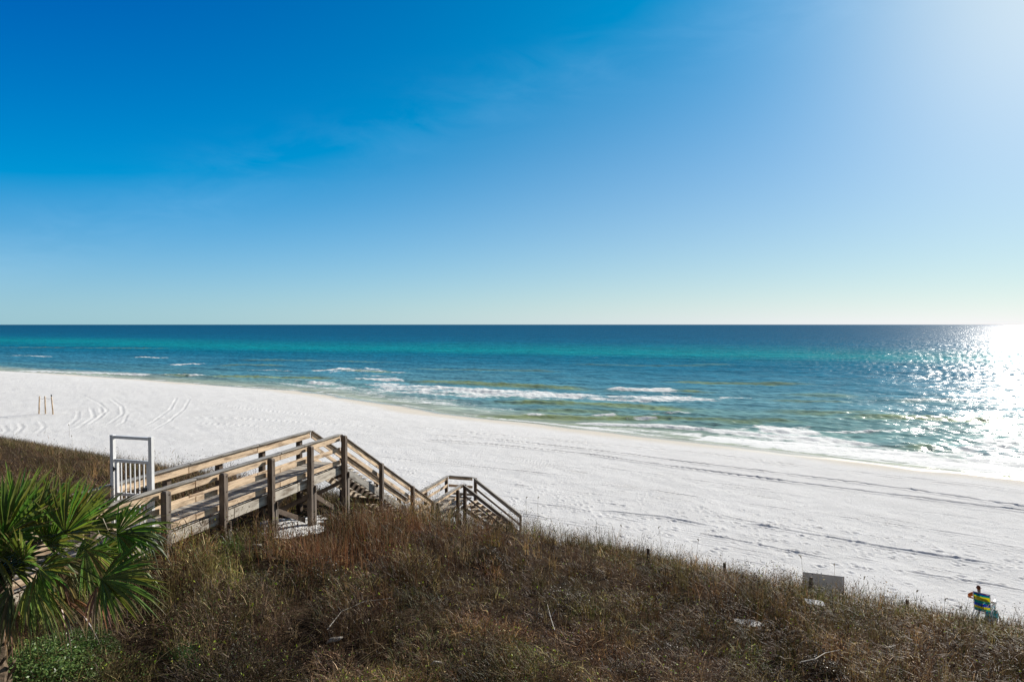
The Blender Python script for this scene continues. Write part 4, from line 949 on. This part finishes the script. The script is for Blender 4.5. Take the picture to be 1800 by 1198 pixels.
def tuft(px, label, Hh, n, cols, spread=.12):
    p = on_ground(*px, .1); b_ = np.array([p.x, p.y, gz(p.x, p.y)]); P = b_ + np.concatenate([rng.normal(0, spread, (n, 2)), np.zeros((n, 1))], 1); P[:, 2] = base_z(P[:, 0], P[:, 1])[0]
    hh = rng.uniform(.5, 1.1, n) * Hh
    v, f, c = strips(P, hh, hh * rng.uniform(.1, .9, n), rng.uniform(0, 6.28, n), rng.uniform(.008, .014, n), pal(cols, n, .3), 1, 4)
    o = np_mesh('grass_tuft', v, f, LEAF, cols=c, smooth=False); tag(o, label, 'grass tuft')
tuft((327, 1160), 'bright green grass tuft right of the leafy corner shrub', .42, 260, [(.07, .20, .05), (.05, .15, .04), (.10, .24, .06)], .10)
tuft((368, 1180), 'small yellow green tuft below and right of the bright grass tuft', .25, 90, [(.18, .26, .04), (.12, .20, .04)], .09)
tuft((408, 962), 'green weed growing against the foot of the second visible boardwalk post', .55, 120, [(.10, .17, .03), (.07, .12, .03)], .13)

# ------------------------------------------------------------------ stakes, boards, driftwood
for i, (x, y, hp, lb) in enumerate([(1139, 988, 13, 'short weathered stake in the brush, leftmost of the row along the dune edge'), (1274, 1018, 18, 'reddish brown stake near the middle of the row, left of the white board'),
                        (1423, 1050, 24, 'dark brown square stake directly in front of the white board'), (1593, 1080, 14, 'short dark stake between the white board and the seated person'), (503, 1018, 14, 'small dark stump low in the dead grass below the boardwalk')]):
    p = on_ground(x, y); Hh = hp / 1200 * p.y + .28; m = MB(); m.post((p.x, p.y, p.z - .15), p.z + Hh, .09 if i != 4 else .07, Vector((.9, .43, 0)), rt(.85, 1), cham=.015, lean=(rt(-.06, .06), rt(-.03, .03)))
    tag(m.build('wooden_stake', WOOD, bevel=.006), lb, 'stake', 'stakes along the dune')
# white board standing on the sand
q0 = flat_ground(1412, 1060); q0 = Vector((q0[0], q0[1], 0)); bdv = Vector((1.40, -.52, 0)); bl = bdv.length; bdn = bdv.normalized(); q0.z = gz(q0.x, q0.y)
sb = empty('sign_board', q0 + bdn * bl / 2, 'blank white board standing upright at the dune edge, shaded side facing us', 'sign board')
PANEL = simple_mat('white_board', (.85, .86, .85), .5, .3, .04, 5, transl=.12)
zt_ = ZC - (1008 - 569.5) / 1200 * (q0.y) ; m = MB(); m.board(q0 + bdn * .03 + Vector((0, 0, (zt_ - q0.z + .12) / 2)), q0 + bdn * (bl - .03) + Vector((0, 0, (zt_ - q0.z + .12) / 2)), .02, zt_ - q0.z - .12, .3)
m.build('panel', PANEL, sb, bevel=.003)
for f in (0, bl):
    m = MB(); m.post(q0 + bdn * f - Vector((0, 0, .3)), zt_ + .01, .05, bdn, .1); m.build('board_post', WHITE, sb, bevel=.004)
p = on_ground(1431, 1072); m = MB(); p.z += .28
m.quad_box([p + Vector(v) for v in ((-.28, .10, .05), (-.28, -.10, -.03), (-.28, -.10, -.005), (-.28, .10, .075), (.30, .06, -.02), (.30, -.14, -.10), (.30, -.14, -.075), (.30, .06, .005))], .2, .6, .2, .03)
tag(m.build('white_plank', WHITE, bevel=.003), 'short bright white plank lying tilted on the brush in front of the white board', 'plank')
DRIFT = simple_mat('driftwood', (.50, .46, .40), .85, .2, .25, 14, bump=.01)
for x, y, L_, a, lb in ((588, 1128, .34, .6, 'pale flat scrap of driftwood in the dead grass, left of its twin'), (768, 1170, .26, .2, 'pale scrap of driftwood near the bottom edge of the photo, right of its twin'), (450, 950, .3, .4, 'light chunk of driftwood on the ground under the boardwalk posts')):
    p = on_ground(x, y, .2); m = MB(); d_ = Vector((math.cos(a), math.sin(a), .1)); z0 = Vector((p.x, p.y, gz(p.x, p.y) + (.24 if x > 460 else .06)))
    m.tube([z0 - d_ * L_ / 2, z0 - d_ * L_ / 5 + Vector((0, 0, .03)), z0 + d_ * L_ / 5, z0 + d_ * L_ / 2], [.02, .05, .045, .012], 7); tag(m.build('driftwood', DRIFT, smooth=True), lb, 'driftwood')
def branch(pts, lb):
    P = [on_ground(x, y, .35) for x, y in pts]; P = [Vector((p.x, p.y, gz(p.x, p.y) + .42)) for p in P]; m = MB(); m.tube(P, [.010] + [.009] * (len(P) - 2) + [.004], 6)
    m.tube([P[1], P[1] + Vector((.12, .1, .16))], [.008, .003], 5); m.tube([P[-2], P[-2] + Vector((-.1, .12, .14))], [.007, .003], 5)
    tag(m.build('dead_branch', DRIFT), lb, 'branch')
branch([(1408, 1168), (1432, 1163), (1450, 1152), (1478, 1146)], 'pale dead branch lying across the brush below the white board')
branch([(575, 1112), (600, 1080), (640, 1062), (690, 1056)], 'long pale dead branch arching through the grass below the stairs')
branch([(975, 1112), (968, 1090), (962, 1066)], 'thin pale dead twig standing in the brush right of centre')

# three leaning poles far left on the sand
rope = None; tops = []
for i, (x0, y0, x1, y1, lb) in enumerate([(68.5, 727, 69.5, 696, 'tan wooden pole on the left beach, left one of three'), (80, 727, 79, 696, 'tan wooden pole on the left beach, middle one of three'), (93.5, 728, 90.5, 697, 'tan wooden pole leaning left, right one of three, with a knob on top')]):
    g = flat_ground(x0, y0); p = Vector((g[0], g[1], gz(g[0], g[1]))); tp = at_depth(x1, y1, p.y); t = empty('beach_pole', p, lb, 'pole', 'three wooden poles on the beach')
    m = MB(); m.tube([p - Vector((0, 0, .25)), p.lerp(tp, .5), tp], [.085, .08, .075], 9, rt(.05, .2)); m.build('pole_shaft', WOOD, t, smooth=True); tops.append(tp)
    if i == 2: m = MB(); m.tube([tp + Vector((0, 0, .0)), tp + Vector((0, 0, .12)), tp + Vector((0, 0, .2)), tp + Vector((0, 0, .3))], [.02, .09, .09, .02], 9); m.build('knob', DKM, t, smooth=True)
m = MB(); m.tube([tops[0] - Vector((0, 0, .3)), tops[0].lerp(tops[1], .5) - Vector((0, 0, .38)), tops[1] - Vector((0, 0, .25)), tops[1].lerp(tops[2], .5) - Vector((0, 0, .3)), tops[2] - Vector((0, 0, .2))], .018, 5)
tag(m.build('rope', simple_mat('grey_rope', (.4, .38, .35), .9, .1)), 'thin grey rope strung between the tops of the three beach poles', 'rope')

# ------------------------------------------------------------------ beach chair and seated person
cg = flat_ground(1729, 1083); CP = Vector((cg[0], cg[1], gz(*cg))); CRZ = -R(44)
ch = empty('beach_chair', CP, 'folding beach chair with blue, green and yellow striped fabric, seen from behind', 'beach chair', rz=CRZ)
def loc(m, name, mat, par, **kw):
    o = m.build(name, mat, None, **kw); o.parent = par; return o
ALU = simple_mat('aluminium_tube', (.62, .63, .64), .3, .5, .05, 30, .8)
def stripe_mat():
    m = bpy.data.materials.new('striped_fabric'); nt = nodes(m); L = nt.links.new
    uv = N(nt, 'ShaderNodeUVMap', uv_map='UVMap'); sp_ = N(nt, 'ShaderNodeSeparateXYZ'); L(uv.outputs[0], sp_.inputs[0])
    r = ramp(nt, sp_.outputs[1], [(0, (.01, .08, .45)), (.05, (.0, .45, .38)), (.17, (.75, .70, .03)), (.30, (.01, .12, .62)), (.47, (.0, .45, .36)), (.62, (.75, .70, .03)), (.84, (.0, .42, .36)), (.93, (.01, .09, .5))])
    r.color_ramp.interpolation = 'CONSTANT'
    n = N(nt, 'ShaderNodeTexNoise', i_Scale=40.0); L(uv.outputs[0], n.inputs['Vector']); c = mixc(nt, .25, r.outputs[0], n.outputs[1], 'MULTIPLY')
    d = N(nt, 'ShaderNodeBsdfPrincipled', i_Roughness=.85); L(c, d.inputs['Base Color']); t = N(nt, 'ShaderNodeBsdfTranslucent'); L(c, t.inputs[0])
    mx = N(nt, 'ShaderNodeMixShader'); mx.inputs[0].default_value = .6; L(d.outputs[0], mx.inputs[1]); L(t.outputs[0], mx.inputs[2]); o = N(nt, 'ShaderNodeOutputMaterial'); L(mx.outputs[0], o.inputs[0]); return m
STR_M = stripe_mat()
def fabric(name, rows, w):
    me = bpy.data.meshes.new(name); nu = 9; V = []; U = []; Fq = []
    for i, (y, z) in enumerate(rows):
        for j in range(nu):
            u_ = j / (nu - 1); V.append(((u_ - .5) * w, y - .035 * math.sin(math.pi * u_), z - .01 * math.sin(math.pi * u_))); U.append((u_, i / (len(rows) - 1)))
    for i in range(len(rows) - 1):
        for j in range(nu - 1): a = i * nu + j; Fq.append((a, a + 1, a + nu + 1, a + nu))
    me.from_pydata(V, [], Fq); uvl = me.uv_layers.new(name='UVMap')
    for lp in me.loops: uvl.data[lp.index].uv = U[lp.vertex_index]
    me.materials.append(STR_M); o = bpy.data.objects.new(name, me); COL.objects.link(o); o.parent = ch
    so_ = o.modifiers.new('thick', 'SOLIDIFY'); so_.thickness = .004
    for p_ in me.polygons: p_.use_smooth = True
    return o
fabric('backrest', [(-.20 - .29 * s, .27 + .79 * s) for s in np.linspace(0, 1, 9)], .53)
fabric('seat', [(.30 - .48 * s, .36 - .07 * s) for s in np.linspace(0, 1, 6)], .52)
m = MB()
for s_ in (-.28, .28):
    m.tube([(s_, -.17, .19), (s_, -.20, .27), (s_, -.497, 1.08)], .013); m.tube([(s_, .33, .38), (s_, -.19, .29)], .013)
m.tube([(-.28, -.497, 1.08), (.28, -.497, 1.08)], .013); m.tube([(-.28, .33, .38), (.28, .33, .38)], .013); loc(m, 'frame', ALU, ch)
for s_ in (-.31, .31):
    m = MB(); m.tube([(s_, .36, .0), (s_, .30, .40), (s_, .24, .56)], .012); loc(m, 'leg', ALU, ch)
    m = MB(); m.tube([(s_, -.42, .0), (s_, .05, .34)], .012); loc(m, 'leg', ALU, ch)
    m = MB(); m.box((s_, .02, .575), .05, .52, .025); loc(m, 'armrest', WHITE, ch, bevel=.006)
m = MB(); m.tube([(-.31, -.42, .012), (.31, -.42, .012)], .012); m.tube([(-.31, .36, .012), (.31, .36, .012)], .012); loc(m, 'foot_bar', ALU, ch)

SKIN = simple_mat('skin', (.46, .27, .19), .55, .35, .06, 20)
pr = empty('person', CP + Vector((0, 0, .004)), 'person in an orange top sitting in the striped beach chair, back to us', 'person', rz=CRZ)
def skinned(name, verts, edges, mat, par, root=0, sub=2):
    me = bpy.data.meshes.new(name); me.from_pydata([v[:3] for v in verts], edges, []); me.materials.append(mat)
    o = bpy.data.objects.new(name, me); COL.objects.link(o); o.parent = par
    sk = o.modifiers.new('skin', 'SKIN'); sk.use_smooth_shade = True
    for i, v in enumerate(verts):
        d = me.skin_vertices[0].data[i]; d.radius = (v[3], v[4] if len(v) > 4 else v[3]); d.use_root = (i == root)
    ss_ = o.modifiers.new('sub', 'SUBSURF'); ss_.levels = sub; ss_.render_levels = sub; return o
bo = -.10
BV = [(bo, -.02, .44, .15, .12), (bo, -.10, .60, .135, .10), (bo - .01, -.17, .78, .15, .11), (bo - .02, -.20, .92, .10, .08), (bo - .03, -.19, 1.0, .052, .052), (bo - .05, -.165, 1.08, .068, .078), (bo - .055, -.155, 1.16, .075, .088), (bo - .055, -.155, 1.21, .05, .06)]
BE = [(i, i + 1) for i in range(7)]
def chain(start, pts):
    prev = start
    for p_ in pts: BV.append(p_); BE.append((prev, len(BV) - 1)); prev = len(BV) - 1
    return prev
for s_ in (-1, 1):
    chain(0, [(bo + s_ * .10, .12, .44, .085), (bo + s_ * .13, .46, .50, .06), (bo + s_ * .13, .62, .27, .05), (bo + s_ * .13, .72, .08, .035), (bo + s_ * .14, .85, .045, .03, .02), (bo + s_ * .14, .92, .04, .02, .014)])
    ex = .42 if s_ < 0 else .32
    hw = chain(3, [(bo + s_ * .19, -.19, .90, .052), (bo + s_ * (ex - .02), -.16, .70, .04), (s_ * .31, .05, .625, .032), (s_ * .31, .12, .61, .024, .018), (s_ * .31, .165, .612, .03, .014)])
    for k in range(4):
        x_ = s_ * .31 + (k - 1.5) * .018; l_ = (.062, .075, .07, .055)[k]
        chain(hw, [(x_, .20, .612, .0085), (x_, .20 + l_ * .55, .609, .008), (x_, .20 + l_, .596 - .006, .0065)])
    chain(hw - 1, [(s_ * .31 - s_ * .03, .15, .608, .009), (s_ * .31 - s_ * .048, .18, .605, .008)])
chain(6, [(bo - .055, -.062, 1.135, .012)])     # nose
body = skinned('body', BV, BE, SKIN, pr)
TOP = simple_mat('orange_cloth', (.75, .17, .025), .8, .2, .12, 25)
tv = [(bo, -.03, .46, .158, .128), (bo, -.10, .60, .148, .112), (bo - .01, -.17, .78, .163, .122), (bo - .02, -.198, .905, .118, .092)]; te = [(0, 1), (1, 2), (2, 3)]
for s_ in (-1, 1): tv += [(bo + s_ * .20, -.20, .91, .078), (bo + s_ * (.40 if s_ < 0 else .285), -.20, .76, .075)]; te += [(3, len(tv) - 2), (len(tv) - 2, len(tv) - 1)]
skinned('shirt', tv, te, TOP, pr)
sv = [(bo, -.02, .43, .16, .13)]; se = []
for s_ in (-1, 1): sv += [(bo + s_ * .10, .12, .445, .098), (bo + s_ * .12, .30, .475, .088)]; se += [(0, len(sv) - 2), (len(sv) - 2, len(sv) - 1)]
skinned('shorts', sv, se, simple_mat('navy_cloth', (.02, .035, .10), .85, .2), pr)
hv = [(bo - .055, -.185, 1.09, .070, .055), (bo - .055, -.185, 1.16, .084, .080), (bo - .055, -.165, 1.205, .072, .080), (bo - .055, -.14, 1.225, .05, .06)]
skinned('hair', hv, [(0, 1), (1, 2), (2, 3)], simple_mat('brown_hair', (.20, .05, .02), .7, .3, .3, 60), pr)
for s_ in (-1, 1):
    m = MB(); m.tube([(bo - .055 + s_ * .074, -.15, 1.115), (bo - .055 + s_ * .086, -.155, 1.14), (bo - .055 + s_ * .078, -.15, 1.165)], [.008, .014, .008], 6); loc(m, 'ear', SKIN, pr, smooth=True)
    m = MB(); m.tube([(bo - .055 + s_ * .03, -.082, 1.155), (bo - .055 + s_ * .03, -.070, 1.155)], [.011, .004], 8); loc(m, 'eye', simple_mat('eye', (.05, .04, .04), .2), pr, smooth=True)
# things beside the chair
TQ = simple_mat('turquoise_cloth', (.02, .36, .42), .8, .2, .15, 20)
g = flat_ground(1744, 1084); gp_ = Vector((g[0], g[1], gz(*g)))
bg_ = empty('beach_bag', gp_, 'turquoise beach bag on the sand right of the striped chair', 'bag', rz=CRZ)
me = MB(); rows = [(.17, .09, 0), (.20, .12, .08), (.19, .11, .2), (.16, .05, .31)]; vv = []
for (a_, b_, z_) in rows:
    for k in range(16): an = 2 * math.pi * k / 16; vv.append((a_ * (1.05 + .04 * math.sin(k * 2.3 + z_ * 9)) * math.cos(an), b_ * math.sin(an) * (1 + .08 * math.cos(k * 1.7)), z_ + .012 * math.sin(k * 2.1)))
me.v = vv
for i in range(3):
    for k in range(16): me.f.append((i * 16 + k, i * 16 + (k + 1) % 16, (i + 1) * 16 + (k + 1) % 16, (i + 1) * 16 + k)); me.uv += [(0, 0)] * 4; me.t.append(.5)
me.f.append(tuple(range(15, -1, -1))); me.uv += [(0, 0)] * 16; me.t.append(.5); loc(me, 'bag_body', TQ, bg_, smooth=True)
for s_ in (-.04, .04):
    m = MB(); m.tube([(-.09, s_, .29), (-.07, s_, .42), (0, s_, .47), (.07, s_, .42), (.09, s_, .29)], .009, 6); loc(m, 'handle', TQ, bg_, smooth=True)
tw = empty('towel', CP, 'white towel rolled over the right armrest of the striped chair', 'towel', rz=CRZ)
m = MB(); m.tube([(.335, -.10, .62), (.35, -.09, .665), (.35, .09, .67), (.335, .10, .62)], [.05, .075, .075, .05], 10); m.board((.385, -.09, .53), (.385, .09, .53), .02, .24); loc(m, 'towel_roll', WHITE, tw, smooth=False, bevel=.004)
# ------------------------------------------------------------------ light
sd_ = ray(1930, -130); sd_ = Vector(sd_).normalized()
SUN_EL = math.asin(sd_.z); SUN_AZ = math.atan2(sd_.x, sd_.y)
sl = bpy.data.lights.new('sun', 'SUN'); sl.energy = 5.0; sl.angle = R(.53); sl.color = (1.0, .94, .85)
so = bpy.data.objects.new('sun', sl); COL.objects.link(so); so.location = (20, 30, 40)
so.rotation_euler = (-sd_).to_track_quat('-Z', 'Y').to_euler()
w = bpy.data.worlds.new('World'); sc.world = w; w.use_nodes = True; nt = w.node_tree; nt.nodes.clear(); L = nt.links.new
sky = N(nt, 'ShaderNodeTexSky', sky_type='NISHITA', sun_disc=False, sun_elevation=SUN_EL, sun_rotation=SUN_AZ,
        altitude=0.0, air_density=1.0, dust_density=.05, ozone_density=5.0)
geo = N(nt, 'ShaderNodeTexCoord')
# polarised, saturated daylight: a 3x3 grade of the sky, the sun's aureole and pale haze low over the sea
GR = [[0.5054, -0.1172, -0.2891, 0.2635, -0.0216, 0.5784, -0.1107, -0.7002, 0.7889, 0.6928, -0.2219, 0.2989, -0.2321], [0.166, 0.1336, 0.0898, 0.1212, 0.1124, 0.3767, 0.0569, -0.1552, 0.5162, 0.0216, -0.1628, 0.1091, -0.0448], [0.0107, -0.1601, 0.4364, 0.0372, 0.2604, 0.0955, -0.5492, 0.0882, 0.7964, -0.4888, 0.0802, 0.4977, 0.2171]]
dt = N(nt, 'ShaderNodeVectorMath', operation='DOT_PRODUCT'); L(geo.outputs['Generated'], dt.inputs[0]); dt.inputs[1].default_value = sd_
sz = N(nt, 'ShaderNodeSeparateXYZ'); L(geo.outputs['Generated'], sz.inputs[0])
cd = math_(nt, 'MAXIMUM', dt.outputs['Value'], 0.0); el = math_(nt, 'MAXIMUM', sz.outputs[2], 0.0)
pw = lambda e: math_(nt, 'POWER', cd, e)
ex = lambda k: math_(nt, 'EXPONENT', math_(nt, 'MULTIPLY', el, -k))
c4 = pw(4.0); h12, h5, h28 = ex(12.0), ex(5.0), ex(28.0)
terms = [pw(2.0), pw(8.0), pw(40.0), h12, math_(nt, 'MULTIPLY', h12, c4), h5, math_(nt, 'MULTIPLY', h5, c4), h28, math_(nt, 'MULTIPLY', h28, c4), math_(nt, 'ADD', 1.0, 0.0)]
chan = []
for k in range(3):
    dp = N(nt, 'ShaderNodeVectorMath', operation='DOT_PRODUCT'); L(sky.outputs[0], dp.inputs[0]); dp.inputs[1].default_value = GR[k][:3]
    v = dp.outputs['Value']
    for t_, g_ in zip(terms, GR[k][3:]): v = math_(nt, 'ADD', v, math_(nt, 'MULTIPLY', t_, g_ * 10))
    chan.append(math_(nt, 'MAXIMUM', v, 0.0))
ad = N(nt, 'ShaderNodeCombineXYZ')
for k in range(3): L(chan[k], ad.inputs[k])
# unseen sky overhead and behind the camera, greyed and dimmed to cut fill light
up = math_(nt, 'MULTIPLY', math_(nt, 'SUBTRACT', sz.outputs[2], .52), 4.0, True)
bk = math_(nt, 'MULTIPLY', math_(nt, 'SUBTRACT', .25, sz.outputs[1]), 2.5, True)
fill_sky = N(nt, 'ShaderNodeHueSaturation'); fill_sky.inputs['Saturation'].default_value = .55; fill_sky.inputs['Value'].default_value = .62; L(sky.outputs[0], fill_sky.inputs['Color'])
adm = mixc(nt, math_(nt, 'MAXIMUM', up, bk), ad.outputs[0], fill_sky.outputs[0])
# thin streaks of high cloud
mp = N(nt, 'ShaderNodeMapping'); mp.inputs['Rotation'].default_value = (R(8), R(20), R(-6)); mp.inputs['Scale'].default_value = (1.2, 3, 11); L(geo.outputs['Generated'], mp.inputs[0])
cn = N(nt, 'ShaderNodeTexNoise', i_Scale=1.6, i_Detail=7.0, i_Roughness=.62, i_Distortion=.5); L(mp.outputs[0], cn.inputs['Vector'])
cn2 = N(nt, 'ShaderNodeTexNoise', i_Scale=9.0, i_Detail=6.0, i_Roughness=.6, i_Distortion=.6); mpb = N(nt, 'ShaderNodeMapping'); mpb.inputs['Rotation'].default_value = (0, R(20), R(0)); mpb.inputs['Scale'].default_value = (.7, 1, 2.4); L(geo.outputs['Generated'], mpb.inputs[0]); L(mpb.outputs[0], cn2.inputs['Vector'])
cn2f = ramp(nt, cn2.outputs[0], [(.40, (0, 0, 0)), (.75, (1, 1, 1))]).outputs[0]
cn_ = Vector(ray(420, 318)).cross(Vector(ray(1000, 135))).normalized()
bd = N(nt, 'ShaderNodeVectorMath', operation='DOT_PRODUCT'); L(geo.outputs['Generated'], bd.inputs[0]); bd.inputs[1].default_value = cn_
bn = math_(nt, 'ADD', bd.outputs['Value'], math_(nt, 'MULTIPLY', math_(nt, 'SUBTRACT', cn.outputs[0], .5), .05))
band = math_(nt, 'EXPONENT', math_(nt, 'MULTIPLY', math_(nt, 'POWER', math_(nt, 'ABSOLUTE', math_(nt, 'MULTIPLY', bn, 24.0)), 2.0), -1.0))
cm = math_(nt, 'MULTIPLY', band, cn2f)
cl = N(nt, 'ShaderNodeVectorMath', operation='SCALE'); cl.inputs[0].default_value = (.9, .95, 1.0)
L(math_(nt, 'MULTIPLY', cm, .42), cl.inputs['Scale'])
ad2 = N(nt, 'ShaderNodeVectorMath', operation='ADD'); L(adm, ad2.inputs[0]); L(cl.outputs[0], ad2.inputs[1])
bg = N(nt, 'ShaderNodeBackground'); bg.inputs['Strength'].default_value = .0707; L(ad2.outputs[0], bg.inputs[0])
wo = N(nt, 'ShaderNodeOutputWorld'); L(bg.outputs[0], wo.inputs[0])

vs = sc.view_settings; vs.view_transform = 'Standard'; vs.look = 'None'; vs.gamma = 1; vs.exposure = .5
try: vs.use_curve_mapping = False
except Exception: pass
sc.render.engine = 'CYCLES'
sc.cycles.use_denoising = True
sc.cycles.max_bounces = 6; sc.cycles.diffuse_bounces = 3; sc.cycles.glossy_bounces = 2; sc.cycles.transmission_bounces = 4; sc.cycles.transparent_max_bounces = 6
sc.cycles.caustics_reflective = False; sc.cycles.caustics_refractive = False
